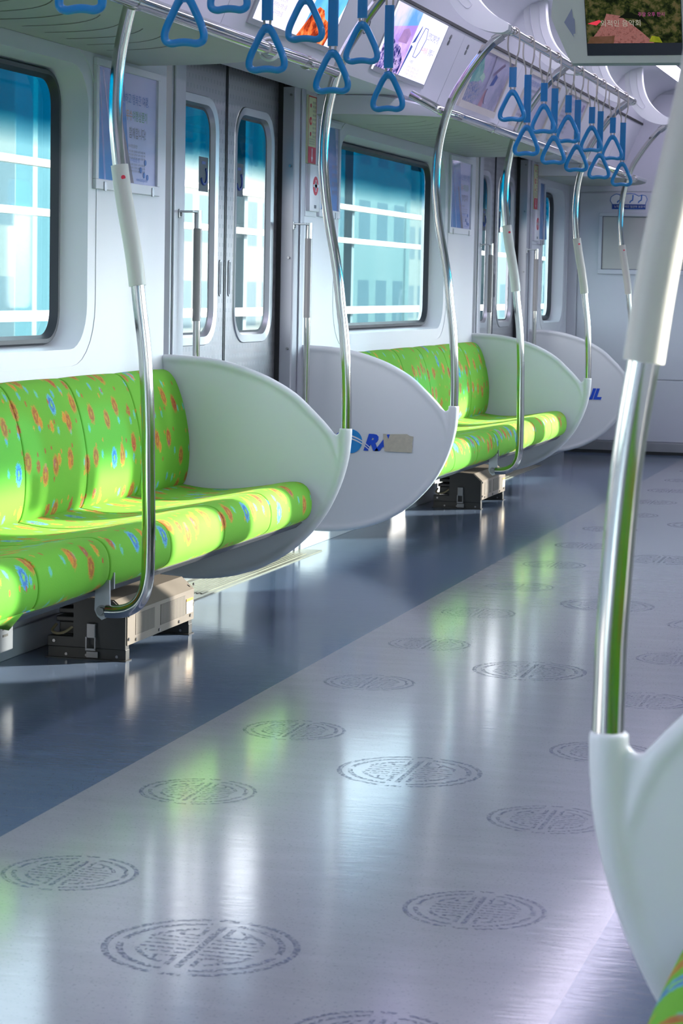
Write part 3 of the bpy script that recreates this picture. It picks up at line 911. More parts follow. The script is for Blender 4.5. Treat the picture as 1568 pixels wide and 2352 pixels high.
# ------------------------------------------------------------------ ceiling ribs
def rib_part():
    outer = [(.818, 2.034), (.80, 2.046), (.770, 2.062), (.735, 2.088), (.70, 2.125), (.672, 2.172), (.655, 2.225), (.648, 2.28), (.646, 2.333)]
    inner = [(.546, 2.333), (.549, 2.26), (.56, 2.195), (.58, 2.135), (.612, 2.085), (.655, 2.045), (.71, 2.017), (.76, 2.004), (.795, 2.003), (.815, 2.013)]
    c1 = [(p.x, p.z) for p in spline([(a, 0, b) for a, b in outer], 3)]; c2 = [(p.x, p.z) for p in spline([(a, 0, b) for a, b in inner], 3)]
    bm = bmesh.new(); plate(bm, c1 + c2, [], lambda a, b: (a, -.03, b), lambda a, b: (a, .03, b))
    es = [e for e in bm.edges if abs(e.verts[0].co.y - e.verts[1].co.y) < 1e-5 and e.is_manifold and e.calc_face_angle(0) > .9]
    bmesh.ops.bevel(bm, geom=es, offset=.008, segments=3, affect='EDGES')
    root = obj('ceiling_bracket', bm, M['shell'], ang=50)
    rec = [(.62, 2.30), (.622, 2.24), (.636, 2.18), (.66, 2.13), (.675, 2.108), (.663, 2.094), (.648, 2.098), (.618, 2.13), (.594, 2.18), (.578, 2.24), (.574, 2.30), (.582, 2.315), (.61, 2.315)]
    o_ = [(p.x, p.z) for p in spline([(a, 0, b) for a, b in rec], 3)]
    cx_ = sum(a for a, _ in o_) / len(o_); cz_ = sum(b for _, b in o_) / len(o_)
    i_ = [(a + (cx_ - a) * .10, b + (cz_ - b) * .03) for a, b in o_]
    bm = bmesh.new(); plate(bm, o_, [i_], lambda a, b: (a, -.0325, b), lambda a, b: (a, -.029, b))
    obj('bracket_recess', bm, M['wall'], root)
    return root
rp = rib_part()
for i, (y, lab) in enumerate(((8.60, 'curved white ceiling bracket at the near end of the far strap rail'), (10.27, 'curved white ceiling bracket over the middle of the far strap rail, left of the screen'),
                              (11.92, 'curved white ceiling bracket at the far end of the far strap rail'), (13.36, 'farthest curved white ceiling bracket, below the lit ceiling strip'),
                              (7.15, 'curved white ceiling bracket at the far end of the near strap rail'), (5.47, 'curved white ceiling bracket over the middle of the near strap rail'))):
    o = rp if i == 0 else copy_tree(rp); o.location = (0, y, 0); tag(o, lab, 'bracket', 'curved ceiling brackets')

# ------------------------------------------------------------------ slanted advertising panels
UD = Vector((.445 - .35, 0, 2.094 - 1.865)).normalized()
def slant(y0, lift=0.): return frame(Vector((.35, y0, 1.865)), (0, 1, 0), UD)
def slab(bm, fr, a0, a1, b0, b1, c0, c1, mi=0):
    V = [bm.verts.new(fr(a, b, c)) for a in (a0, a1) for b in (b0, b1) for c in (c0, c1)]
    for q in ((0, 1, 3, 2), (4, 6, 7, 5), (0, 4, 5, 1), (2, 3, 7, 6), (0, 2, 6, 4), (1, 5, 7, 3)):
        bm.faces.new([V[i] for i in q]).material_index = mi
def poly(fr, pts, c, mat, parent, name='print_area'):
    bm = bmesh.new(); bm.faces.new([bm.verts.new(fr(a, b, c)) for a, b in pts]); return obj(name, bm, mat, parent, smooth=False)
def pic_emis(name, cols, scale, st):
    g = G(name); n = g.noise(g.coords(), scale, 4, .65); r = g.n('ShaderNodeValToRGB'); g.l(n, r.inputs[0])
    el = r.color_ramp.elements; el[0].position = .36; el[0].color = lin(cols[0]); el[1].position = .64; el[1].color = lin(cols[-1])
    for i, c in enumerate(cols[1:-1]): e = el.new(.36 + .28 * (i + 1) / (len(cols) - 1)); e.color = lin(c)
    e = g.n('ShaderNodeEmission'); g.l(r.outputs[0], e.inputs[0]); e.inputs[1].default_value = st; g.l(e.outputs[0], g.out.inputs[0]); return g.m
def pic_mat(name, cols, scale, rough=.25):
    g = G(name); n = g.noise(g.coords(), scale, 4, .65); r = g.n('ShaderNodeValToRGB'); g.l(n, r.inputs[0])
    el = r.color_ramp.elements; el[0].position = .36; el[0].color = lin(cols[0]); el[1].position = .64; el[1].color = lin(cols[-1])
    for i, c in enumerate(cols[1:-1]): e = el.new(.36 + .28 * (i + 1) / (len(cols) - 1)); e.color = lin(c)
    g.bsdf(r.outputs[0], rough); return g.m
LIT = 1.0
E_ = {k: emis('lit_' + k, c, LIT) for k, c in (('paper', '#d6d4ff'), ('ink', '#3a4a8c'), ('violet', '#8d7fe0'), ('red', '#d06050'), ('rim', '#eef0ff'))}
E_['coast'] = pic_emis('lit_coast', ('#1c2350', '#3c3c80', '#8878b8', '#c8b0e0', '#2a2a60'), 30, .8)
E_['sky'] = pic_emis('lit_sky', ('#5a8ce8', '#8aa6f4', '#c0b8f8'), 3, 1.0)
E_['rock'] = pic_emis('lit_rock', ('#5c2018', '#a83c20', '#e8743c', '#f4a06c'), 14, .9)
E_['lav'] = pic_emis('lit_lavender', ('#9a7cc8', '#b89ae0', '#d8bcec'), 6, .9)
E_['blueglow'] = pic_emis('lit_blue', ('#2f7ae8', '#64b0f8'), 4, 1.0)
def lightbox(y0, L, label):
    H = .252; fr = slant(y0)
    root = empty('advertising_panel', label, 'advertising panel', (.35, y0, 1.865), 'advertising panels above the racks')
    bm = bmesh.new(); slab(bm, fr, -.03, L + .012, -.018, H + .008, 0, .006)
    attach(obj('panel_frame', bm, M['alu'], smooth=False), root)
    return root, fr, H
# second lit panel: coast picture left, notice text right
root, fr, H = lightbox(8.36, .80, 'lit advertising panel with a coast picture, left of the bare pole beyond the near doorway')
at = lambda o: attach(o, root)
at(poly(fr, [(0, 0), (.80, 0), (.80, H), (0, H)], .0065, E_['paper'], None, 'lit_sheet'))
at(poly(fr, [(0, .0), (.36, .0), (.36, H), (0, H)], .0068, E_['lav'], None, 'picture'))
at(poly(fr, [(0, H * .62), (.36, H * .8), (.36, H), (0, H)], .0070, E_['sky'], None, 'picture_sky'))
at(poly(fr, [(0, 0), (.33, 0), (.34, .05), (.24, .10), (.14, .11), (.05, .14), (0, .135)], .0072, E_['coast'], None, 'picture_coast'))
at(poly(fr, [(.17, .115), (.30, .12), (.31, .16), (.25, .178), (.19, .165)], .0071, pic_emis('lit_island', ('#8870a8', '#a884b4'), 9, .8), None, 'picture_island'))
at(poly(fr, [(-.028, -.014), (-.006, -.014), (-.006, H), (-.028, H)], .0068, E_['rim'], None, 'lit_edge'))
at(poly(fr, [(.35, 0), (.36, 0), (.40, .12), (.37, .125)], .0073, E_['ink'], None, 'picture_cliff'))
at(poly(fr, [(.37, .13), (.41, .14), (.43, .20), (.425, .21), (.40, .17)], .0073, E_['ink'], None, 'picture_pine'))
for t, (a, b), sz, m in (('안전하고 행복한 여행', (.56, .170), .033, 'ink'), ('우수여행상품과', (.54, .115), .026, 'red'), ('함께합니다', (.66, .115), .030, 'ink'), ('우수여행상품?', (.44, .06), .015, 'ink')):
    at(lettering(t, sz, lambda a_, b_, c, a=a, b=b: fr(a + a_ * .62, b + b_, .0074), E_[m]))
for i in range(3): at(lettering('전문 여행사가 기획한 상품입니다 안심하고', .0125, lambda a_, b_, c, i=i: fr(.44 + a_ * .9, .038 - .014 * i + b_, .0074), E_['violet']))
bm = bmesh.new()
hx = [(.475, .205), (.52, .205), (.55, .165), (.53, .11), (.50, .085), (.455, .085), (.45, .14)]
for i in range(len(hx)):
    a, b = hx[i], hx[(i + 1) % len(hx)]; tube(bm, [fr(a[0], a[1], .0078), fr(b[0], b[1], .0078)], .0012, 4)
at(obj('route_outline', bm, E_['ink']))
# first lit panel
root, fr, H = lightbox(6.86, .87, 'lit advertising panel with a red rock picture, above the near doorway')
at = lambda o: attach(o, root)
at(poly(fr, [(0, 0), (.87, 0), (.87, H), (0, H)], .0065, E_['paper'], None, 'lit_sheet'))
at(poly(fr, [(.50, .0), (.87, .0), (.87, H), (.56, H)], .0068, E_['blueglow'], None, 'picture'))
at(poly(fr, [(.47, .0), (.80, .0), (.83, .045), (.78, .075), (.70, .085), (.66, .11), (.60, .115), (.55, .09)], .0071, E_['rock'], None, 'picture_rock'))
at(poly(fr, [(.80, .0), (.87, .0), (.87, .16), (.84, .10)], .0072, E_['paper'], None, 'picture_margin'))
for i, t in enumerate(('국내외 여행 정보를 한눈에', '선택하고 예약하는 여행 상품', '믿을 수 있는 우수여행상품')):
    at(lettering(t, .018, lambda a_, b_, c, i=i: fr(.06 + a_, .085 - .024 * i + b_, .0074), E_['violet']))
at(lettering('안전하고 행복한 여행', .034, lambda a_, b_, c: fr(.05 + a_, .16 + b_, .0074), E_['ink']))
# unlit framed posters
def framed(y0, L, label, kind):
    H = .235; fr = slant(y0)
    root = empty('advertising_panel', label, 'advertising panel', (.35, y0, 1.865), 'advertising panels above the racks')
    bm = bmesh.new()
    slab(bm, fr, -.02, L + .02, -.03, 0, 0, .012); slab(bm, fr, -.02, L + .02, H, H + .015, 0, .010)
    slab(bm, fr, -.02, 0, 0, H, 0, .010); slab(bm, fr, L, L + .02, 0, H, 0, .010)
    attach(obj('panel_frame', bm, simple('cream_frame', '#c8c3ba', .4), smooth=False), root)
    at = lambda o: attach(o, root)
    if kind == 'map':
        at(poly(fr, [(0, 0), (L, 0), (L, H), (0, H)], .002, pic_mat('poster_lilac', ('#8d8aa8', '#a9a6c4', '#b8aec8'), 6), None, 'poster_sheet'))
        at(poly(fr, [(.0, .08), (.10, .07), (.22, .11), (.20, .16), (.08, .235), (.0, .235)], .0024, pic_mat('poster_teal', ('#4f9a94', '#7fb8a8', '#9cc8b4'), 8), None, 'poster_field'))
        at(poly(fr, [(.0, .0), (.26, .0), (.30, .06), (.20, .10), (.08, .09), (.0, .07)], .0025, pic_mat('poster_crowd', ('#50608c', '#8088b0', '#b0a8b8', '#60708c'), 60), None, 'poster_crowd'))
        at(poly(fr, [(.18, .12), (.27, .10), (.28, .13), (.22, .145)], .0027, simple('poster_pale_green', '#a8ccb8', .4), None, 'poster_leaf'))
        at(poly(fr, [(.36, .0), (.44, .0), (.41, .08), (.37, .07)], .0026, simple('poster_rose', '#a87888', .4), None, 'poster_rose'))
        bm = bmesh.new()
        tube(bm, [fr(.33 + .03 * math.sin(t * 3), .0 + .23 * t, .003) for t in [i / 20 for i in range(21)]], .006, 5)
        tube(bm, [fr(.46 + .05 * math.cos(t), .07 + .05 * math.sin(t), .003) for t in [PI * .9 + PI * .8 * i / 12 for i in range(13)]], .003, 5)
        at(obj('poster_road', bm, simple('poster_grey', '#9a98ac', .4)))
        at(poly(fr, [(.43, .10), (.50, .11), (.52, .15), (.47, .16)], .0027, M['navy'], None, 'poster_figure'))
        at(poly(fr, [(.40, .15), (.44, .15), (.58, .21), (.55, .22)], .0027, simple('poster_plum', '#6c5878', .4), None, 'poster_roof'))
    else:
        at(poly(fr, [(0, 0), (L, 0), (L, H), (0, H)], .002, simple('notice_paper', '#b9b8cb', .35), None, 'poster_sheet'))
        at(lettering('수도권 전철 이용 안내', .03, lambda a_, b_, c: fr(.06 + a_, .185 + b_, .0026), M['txtblue']))
        for i in range(6): at(lettering('승객 여러분의 안전을 위하여 협조를 바랍니다', .016, lambda a_, b_, c, i=i: fr(.05 + a_, .155 - .026 * i + b_, .0026), M['txtgrey']))
        at(poly(fr, [(L - .09, .17), (L - .03, .17), (L - .03, .21), (L - .09, .21)], .0026, simple('poster_mauve', '#8d80a8', .4), None, 'poster_stamp'))
    g = bmesh.new()
    return root
framed(9.86, .72, 'unlit framed poster with teal and lilac artwork, right of the bare pole', 'map')
framed(11.02, .78, 'unlit framed notice of small text behind the far hanging straps', 'text')
framed(12.05, .66, 'unlit framed notice farther along, above the far doorway', 'text')
# seams, screws, round mark on slanted wall
fr = slant(0.)
bm = bmesh.new()
for y in (6.62, 8.02, 9.50, 10.78, 12.0, 13.2, 14.1): slab(bm, fr, y - .0015, y + .0015, -.055, .262, .0002, .0012)
tag(obj('trim_6', bm, M['wall_grey'], smooth=False), kind='structure')
for y, b in ((9.28, .205), (9.62, .20), (11.93, .15)):
    root = None
    bm = bmesh.new()
    for db in (-.012, .012): cyl(bm, fr(y, b + db, 0), fr(y, b + db, .004), .011, 12)
    tag(obj('panel_lock', bm, M['screwm']), 'pair of small grey locks, %s' % {9.28: 'just right of the lit coast panel', 9.62: 'just left of the framed teal poster', 11.93: 'behind the far straps'}[y], 'lock', 'panel locks')
bm = bmesh.new(); c0 = fr(8.08, .12, .0012)
tube(bm, [fr(8.08 + .028 * math.cos(t), .12 + .028 * math.sin(t), .0015) for t in [2 * PI * i / 24 for i in range(24)]], .0022, 6, closed=True)
cyl(bm, fr(8.08, .105, .001), fr(8.08, .135, .001), .004, 6)
tag(obj('round_mark', bm, M['txtgrey']), 'small round dark mark between the two lit panels', 'sticker')

# ------------------------------------------------------------------ wall posters
PB = pic_mat('poster_blue', ('#1f78c8', '#3f8fd4', '#2a82cc'), 3, .2)
def wall_poster(y0, y1, label, short=False):
    z0, z1 = 1.319, 1.705; L = y1 - y0; H = z1 - z0
    fr = frame((0, y0, z0), (0, 1, 0), (0, 0, 1)); fr2 = lambda a, b, c=0.: Vector((c, y0 + a, z0 + b))
    root = empty('wall_poster', label, 'poster', (0, y0, z0), 'framed wall posters')
    at = lambda o: attach(o, root)
    def sl(bm, a0, a1, b0, b1, c0, c1, bev=0.): box(bm, c0, c1, y0 + a0, y0 + a1, z0 + b0, z0 + b1, bev)
    bm = bmesh.new()
    sl(bm, 0, L, 0, .03, 0, .012, .002); sl(bm, 0, L, H - .022, H, 0, .012, .002); sl(bm, 0, .022, .03, H - .022, 0, .012, .002); sl(bm, L - .022, L, .03, H - .022, 0, .012, .002)
    at(obj('poster_frame', bm, M['wall'], smooth=False))
    bm = bmesh.new(); sl(bm, .022, L - .022, .03, H - .022, 0, .003)
    at(obj('poster_sheet', bm, simple('poster_paper', '#bfc3e6', .35), smooth=False))
    def pl(pts, m, c, nm): at(poly(fr2, pts, c, m, None, nm))
    aw = L - .022
    pl([(.024, .032), (.31, .032), (.24, H - .024), (.024, H - .024)], PB, .0034, 'poster_sky')
    pl([(.085, .032), (.10, .032), (.045, H - .03), (.035, H - .03)], simple('poster_haze', '#7f8fcf', .3), .0037, 'poster_beam')
    pl([(.175, .032), (.19, .032), (.075, H - .03), (.065, H - .03)], simple('poster_pale', '#a9b4e4', .3), .004, 'poster_cable')
    if L > .5:
        pl([(.29, .032), (.34, .032), (.22, H * .62), (.20, H * .62)], simple('poster_brown', '#6d6470', .4), .0038, 'poster_edge')
        for t, (a, b), sz, m, sxx in (('안전하고 행복한 여행,', (.20, .275), .036, 'txtblue', 1.), ('우수여행상품이', (.265, .225), .036, 'green', 1.), ('함께합니다!', (.29, .172), .038, 'txtgrey', 1.), ('우수여행상품이란?', (.285, .140), .013, 'txtgrey', 1.),
                                 ('우수여행상품 선정', (.30, .098), .014, 'txtblue', 1.), ('www.bestkp.or.kr', (.36, .040), .017, 'txtblue', 1.)):
            at(lettering(t, sz, lambda a_, b_, c, a=a, b=b: fr2(a + a_ * .82, b + b_, .0044), M[m]))
        at(lettering('우수', .036, lambda a_, b_, c: fr2(.265 + a_ * .82, .225 + b_, .0046), M['orange']))
        for i, z in enumerate((.126, .116, .106, .086, .076, .066)):
            at(lettering('여행 상품의 질 향상과 소비자 보호를 위해', .0085, lambda a_, b_, c, z=z: fr2(.29 + a_, z + b_, .0044), M['txtgrey']))
        bm = bmesh.new(); pts = [(.40, .075), (.44, .10), (.43, .06), (.46, .055)]
        for a, b in pts: cyl(bm, fr2(a, b, .003), fr2(a, b, .0048), .009, 10)
        at(obj('poster_figure', bm, M['txtblue']))
    else:
        for i in range(7): at(lettering('행복한 여행 안내', .022, lambda a_, b_, c, i=i: fr2(.20 + a_ * .7, .30 - .034 * i + b_, .0044), M['txtblue' if i < 3 else 'txtgrey']))
    # clear cover sheet and clips
    g = G('clear_acrylic'); t = g.n('ShaderNodeBsdfTransparent'); gl = g.n('ShaderNodeBsdfGlossy'); gl.inputs[1].default_value = .08; gl.inputs[0].default_value = (.9, .9, 1, 1)
    m = g.n('ShaderNodeMixShader')
    g.l(thin_fresnel(g, .03, .3), m.inputs[0]); g.l(t.outputs[0], m.inputs[1]); g.l(gl.outputs[0], m.inputs[2]); g.l(m.outputs[0], g.out.inputs[0])
    bm = bmesh.new(); sl(bm, .012, L - .012, .018, H - .012, .0085, .0095)
    at(obj('clear_cover', bm, g.m, smooth=False))
    for a in (.07, L - .07):
        bm = bmesh.new(); sl(bm, a - .008, a + .008, -.004, .024, .012, .016, .001); at(obj('poster_clip', bm, M['alu'], smooth=False))
    return root
wall_poster(6.435, 6.99, 'framed blue and white travel poster on the wall between the near window and near doorway')
wall_poster(8.86, 9.17, 'narrow framed blue poster beside the alarm signs beyond the near doorway')
wall_poster(11.235, 11.75, 'framed blue and white travel poster left of the far doorway')
wall_poster(13.66, 13.86, 'narrow framed poster beside the far alarm signs, by the corner window')

# alarm signs and emergency boxes beside each doorway
def alarm(y0, w, where):
    root = empty('alarm_sign', 'tall cream and red instruction sign beside the %s doorway' % where, 'sign', (0.013, y0, 1.52), 'alarm instruction signs')
    at = lambda o: attach(o, root); X_ = .0085
    fr2 = lambda a, b, c=0.: Vector((X_ + .0012 + c, y0 + a, 1.52 + b))
    bm = bmesh.new(); box(bm, .0, X_, y0, y0 + w, 1.52, 1.785, .0015); at(obj('sign_plate', bm, M['yel'], smooth=False))
    at(poly(fr2, [(.002, .002), (w - .002, .002), (w - .002, .066), (.002, .066)], .0002, M['red'], None, 'red_field'))
    for q in ((.002, .066, .006, .262), (w - .006, .066, w - .002, .262), (.002, .258, w - .002, .262)): at(poly(fr2, [(q[0], q[1]), (q[2], q[1]), (q[2], q[3]), (q[0], q[3])], .0002, M['red'], None, 'red_border'))
    for z in (.225, .165, .115):
        bm = bmesh.new(); cyl(bm, fr2(.034, z, 0), fr2(.034, z, .0006), .016 if z == .165 else .008, 18); cy_ = obj('sign_symbol', bm, M['red']); at(cy_)
    bm = bmesh.new(); cyl(bm, fr2(.034, .165, .0006), fr2(.034, .165, .001), .007, 12); at(obj('sign_symbol', bm, M['yel']))
    for i in range(9): at(lettering('열림 손잡이', .010, lambda a_, b_, c, i=i: fr2(.058 + a_, .235 - .0165 * i + b_, .0006), M['txtgrey']))
    for i in range(3): at(lettering('비상시에만 사용하십시오', .008, lambda a_, b_, c, i=i: fr2(.012 + a_, .092 - .009 * i + b_, .0006), M['txtgrey']))
    bm = bmesh.new(); bm.faces.new([bm.verts.new(fr2(a, b, .0006)) for a, b in ((.052, .060), (.062, .060), (.062, .026), (.070, .026), (.057, .006), (.044, .026), (.052, .026))])
    at(obj('arrow', bm, M['white'], smooth=False))
    root = empty('emergency_box', 'white emergency handle box with a red round symbol beside the %s doorway' % where, 'emergency box', (0., y0, 1.335), 'emergency handle boxes')
    at = lambda o: attach(o, root)
    bm = bmesh.new(); box(bm, 0, .022, y0 + .0, y0 + w + .022, 1.335, 1.518, .004); at(obj('cover', bm, M['white'], ang=30))
    fr3 = lambda a, b, c=0.: Vector((.0222 + c, y0 + a, 1.335 + b))
    bm = bmesh.new(); cyl(bm, fr3(.075, .10, 0), fr3(.075, .10, .0008), .037, 28); at(obj('red_symbol', bm, M['red']))
    bm = bmesh.new()
    cyl(bm, fr3(.075, .10, .0008), fr3(.075, .10, .002), .016, 20); box(bm, .0232, .0242, y0 + .075 - .036, y0 + .075 + .036, 1.430, 1.440); box(bm, .0232, .0242, y0 + .07, y0 + .08, 1.412, 1.458)
    at(obj('symbol_centre', bm, M['white']))
    bm = bmesh.new(); box(bm, .0222, .0232, y0 + .062, y0 + .086, 1.347, 1.360); at(obj('keyhole_label', bm, M['txtgrey'], smooth=False))
    bm = bmesh.new(); box(bm, 0, .006, y0 - .008, y0 + w + .03, 1.315, 1.519, .002); at(obj('backing_plate', bm, M['wall'], smooth=False))
alarm(8.685, .115, 'near'); alarm(13.485, .115, 'far')

# doorway grab rails
def grab(y, s, label):
    root = empty('grab_rail', label, 'grab rail', (0, y, .48), 'vertical doorway rails')
    at = lambda o: attach(o, root); x = .058
    wy = y - s * .055
    pts = [(.006, wy, 1.282), (.03, wy, 1.283), (x - .008, y - s * .02, 1.284), (x, y, 1.278), (x, y, 1.25), (x, y, .9), (x, y, .52), (x, y, .49), (x - .01, y - s * .02, .482), (.006, wy, .482)]
    bm = bmesh.new(); 
    tube(bm, [(x, y, .485), (x, y, 1.284)], .0125, 16)
    at(obj('rail_bar', bm, M['chrome'], ang=60))
    bm = bmesh.new(); tube(bm, [(x, y, .92), (x, y, 1.225)], .0142, 18); at(obj('rail_sleeve', bm, M['sleeve2'], ang=60))
    for z in (1.279, .487):
        bm = bmesh.new(); box(bm, .012, x + .004, min(wy, y) - .008, max(wy, y) + .008, z - .003, z + .003, .002)
        box(bm, .012, .017, wy - .011, wy + .011, z - .022, z + .008, .002)
        br = at(obj('rail_bracket', bm, M['alu'], smooth=False))
        bm = bmesh.new(); cyl(bm, (.017, wy, z - .01), (.021, wy, z - .01), .006, 10); at(obj('bracket_screw', bm, M['screwm']))
for i, (d, w) in enumerate(zip(DOORS[1:], ('near', 'far'))):
    grab(d - .655, 1, 'vertical grab rail with grey sleeve left of the %s doorway' % w); grab(d + .662, 1, 'vertical grab rail with grey sleeve right of the %s doorway' % w)

# ------------------------------------------------------------------ screen hung from the ceiling
root = empty('hanging_screen', 'hanging video screen in a pale housing at the top right', 'screen', (1.408, 7.80, 1.9))
at = lambda o: attach(o, root)
tl = math.radians(30)
fs = frame((1.408, 7.87, 1.818), (1, 0, 0), (0, -math.sin(tl), math.cos(tl)))
def sbox(bm, pts, c0, c1): plate(bm, pts, [], lambda a, b: fs(a, b, c0), lambda a, b: fs(a, b, c1))
HS = .36
bm = bmesh.new()
hs = [(-.225, 0), (.225, 0), (.238, .02), (.285, .155), (.288, .17), (.285, .20), (.25, HS), (-.25, HS), (-.285, .20), (-.288, .17), (-.285, .155), (-.238, .02)]
sbox(bm, hs, -.07, 0.)
at(obj('housing', bm, simple('screen_housing', '#c9cdc4', .4), smooth=False))
bm = bmesh.new(); sbox(bm, [(-.23, .004), (.23, .004), (.225, -.014), (-.225, -.014)], -.06, -.008)
g = G('frosted_strip'); g.bsdf(lin('#b8ccc4'), .25, 0., **{'Transmission Weight': .4}); at(obj('lower_edge', bm, g.m, smooth=False))
bm = bmesh.new(); sbox(bm, [(-.172, .028), (.152, .028), (.152, .26), (-.172, .26)], .0, .0015)
at(obj('screen_glass', bm, simple('screen_dark', '#2b3238', .15), smooth=False))
def sp2(pts, c, mat, nm): return at(poly(lambda a, b, c_=0.: fs(a, b, c_), pts, c, mat, None, nm))
sp2([(-.17, .073), (.15, .073), (.15, .258), (-.17, .258)], .002, pic_emis('screen_trees', ('#10160c', '#1c2414', '#2e3418', '#46442c', '#52492f'), 38, .62), 'screen_picture')
sp2([(-.165, .073), (.058, .073), (.02, .11), (-.02, .145), (-.055, .172), (-.10, .18), (-.11, .15), (-.13, .12)], .0024, pic_emis('screen_path', ('#6c4440', '#8c5c58', '#7c5450'), 90, .6), 'screen_path')
sp2([(-.17, .073), (-.08, .073), (-.075, .10), (-.155, .098)], .0026, pic_emis('screen_earth', ('#5a4230', '#6c4c40'), 20, .5), 'screen_ground')
sp2([(-.165, .145), (-.125, .158), (-.118, .153), (-.135, .138)], .0027, emis('screen_tent', '#c83848', .7), 'screen_tent')
sp2([(.04, .078), (.085, .074), (.075, .095), (.05, .10)], .0027, pic_emis('screen_shrub', ('#68741c', '#8c9028'), 40, .55), 'screen_shrub')
sp2([(-.06, .165), (.0, .16), (.045, .135), (.02, .17), (-.03, .185)], .0027, emis('screen_shade', '#151a12', .5), 'screen_shade')
at(lettering('외적인 음악회', .026, lambda a_, b_, c: fs(-.122 + a_ * .92, .136 + b_, .0032), emis('screen_text', '#a09c90', .6)))
at(lettering('주말 오후 한시', .017, lambda a_, b_, c: fs(.006 + a_ * .88, .170 + b_, .0032), emis('screen_text_pink', '#a0487c', .6)))
sp2([(-.245, .150), (-.215, .096), (-.2155, .108), (-.209, .109), (-.2085, .190 - .03), (-.2140, .168), (-.2155, .200)], .001, simple('arrow_blue_grey', '#9096ac', .5), 'arrow')
bm = bmesh.new(); box(bm, 1.30, 1.52, 7.72, 7.86, 2.05, 2.33, .01); at(obj('ceiling_mount', bm, M['ceil'], smooth=False))

# ------------------------------------------------------------------ end wall fittings
def endbox(bm, x0, x1, z0, z1, d0, d1, bev=0.): box(bm, x0, x1, YE - d1, YE - d0, z0, z1, bev)
root = empty('notice_frame', 'blank framed notice board on the end wall', 'frame', (.5, YE, 1.16))
at = lambda o: attach(o, root)
bm = bmesh.new()
endbox(bm, .195, .80, 1.155, 1.185, .008, .022, .003); endbox(bm, .195, .80, 1.525, 1.548, .008, .022, .003); endbox(bm, .195, .217, 1.185, 1.525, .008, .022, .003); endbox(bm, .778, .80, 1.185, 1.525, .008, .022, .003)
at(obj('board_frame', bm, M['end'], smooth=False))
bm = bmesh.new(); endbox(bm, .217, .778, 1.185, 1.525, .008, .011); at(obj('board_sheet', bm, simple('blank_sheet', '#c3bfba', .4), smooth=False))
bm = bmesh.new()
for a, b, c, d in ((.217, .778, 1.185, 1.189), (.217, .778, 1.521, 1.525), (.217, .221, 1.185, 1.525), (.774, .778, 1.185, 1.525)): endbox(bm, a, b, c, d, .011, .0125)
at(obj('board_seam', bm, M['txtgrey'], smooth=False))
root = empty('priority_sticker', 'blue and white priority seat sticker on the end wall above the blank board', 'sticker', (.39, YE, 1.57))
at = lambda o: attach(o, root); fe = lambda a, b, c=0.: Vector((a, YE - .0082 - c, b))
cloud = [(.275, 1.605), (.262, 1.625), (.268, 1.65), (.285, 1.662), (.30, 1.668), (.32, 1.664), (.335, 1.655), (.36, 1.668), (.39, 1.672), (.42, 1.668), (.445, 1.655), (.465, 1.663), (.49, 1.657), (.50, 1.635), (.49, 1.61), (.49, 1.573), (.275, 1.573)]
bm = bmesh.new(); bm.faces.new([bm.verts.new(fe(a, b, .0006)) for a, b in cloud]); at(obj('sticker_back', bm, M['white'], smooth=False))
bm = bmesh.new(); tube(bm, [fe(a, b, .001) for a, b in cloud], .0022, 5, closed=True); at(obj('sticker_outline', bm, M['txtblue']))
bm = bmesh.new(); bm.faces.new([bm.verts.new(fe(a, b, .0016)) for a, b in ((.275, 1.573), (.49, 1.573), (.49, 1.603), (.275, 1.603))]); at(obj('sticker_band', bm, M['navy'], smooth=False))
at(lettering('노약자 장애인 임산부 보호석', .017, lambda a_, b_, c: fe(.288 + a_, 1.582 + b_, .002), M['white']))
for cx_ in (.32, .40, .455):
    bm = bmesh.new(); tube(bm, [fe(cx_ + .008, 1.652, .002), fe(cx_ + .006, 1.63, .002), fe(cx_ - .008, 1.622, .002), fe(cx_ - .012, 1.612, .002)], .004, 5); cyl(bm, fe(cx_ + .008, 1.657, .0015), fe(cx_ + .008, 1.657, .003), .005, 8)
    at(obj('seated_symbol', bm, M['txtblue']))

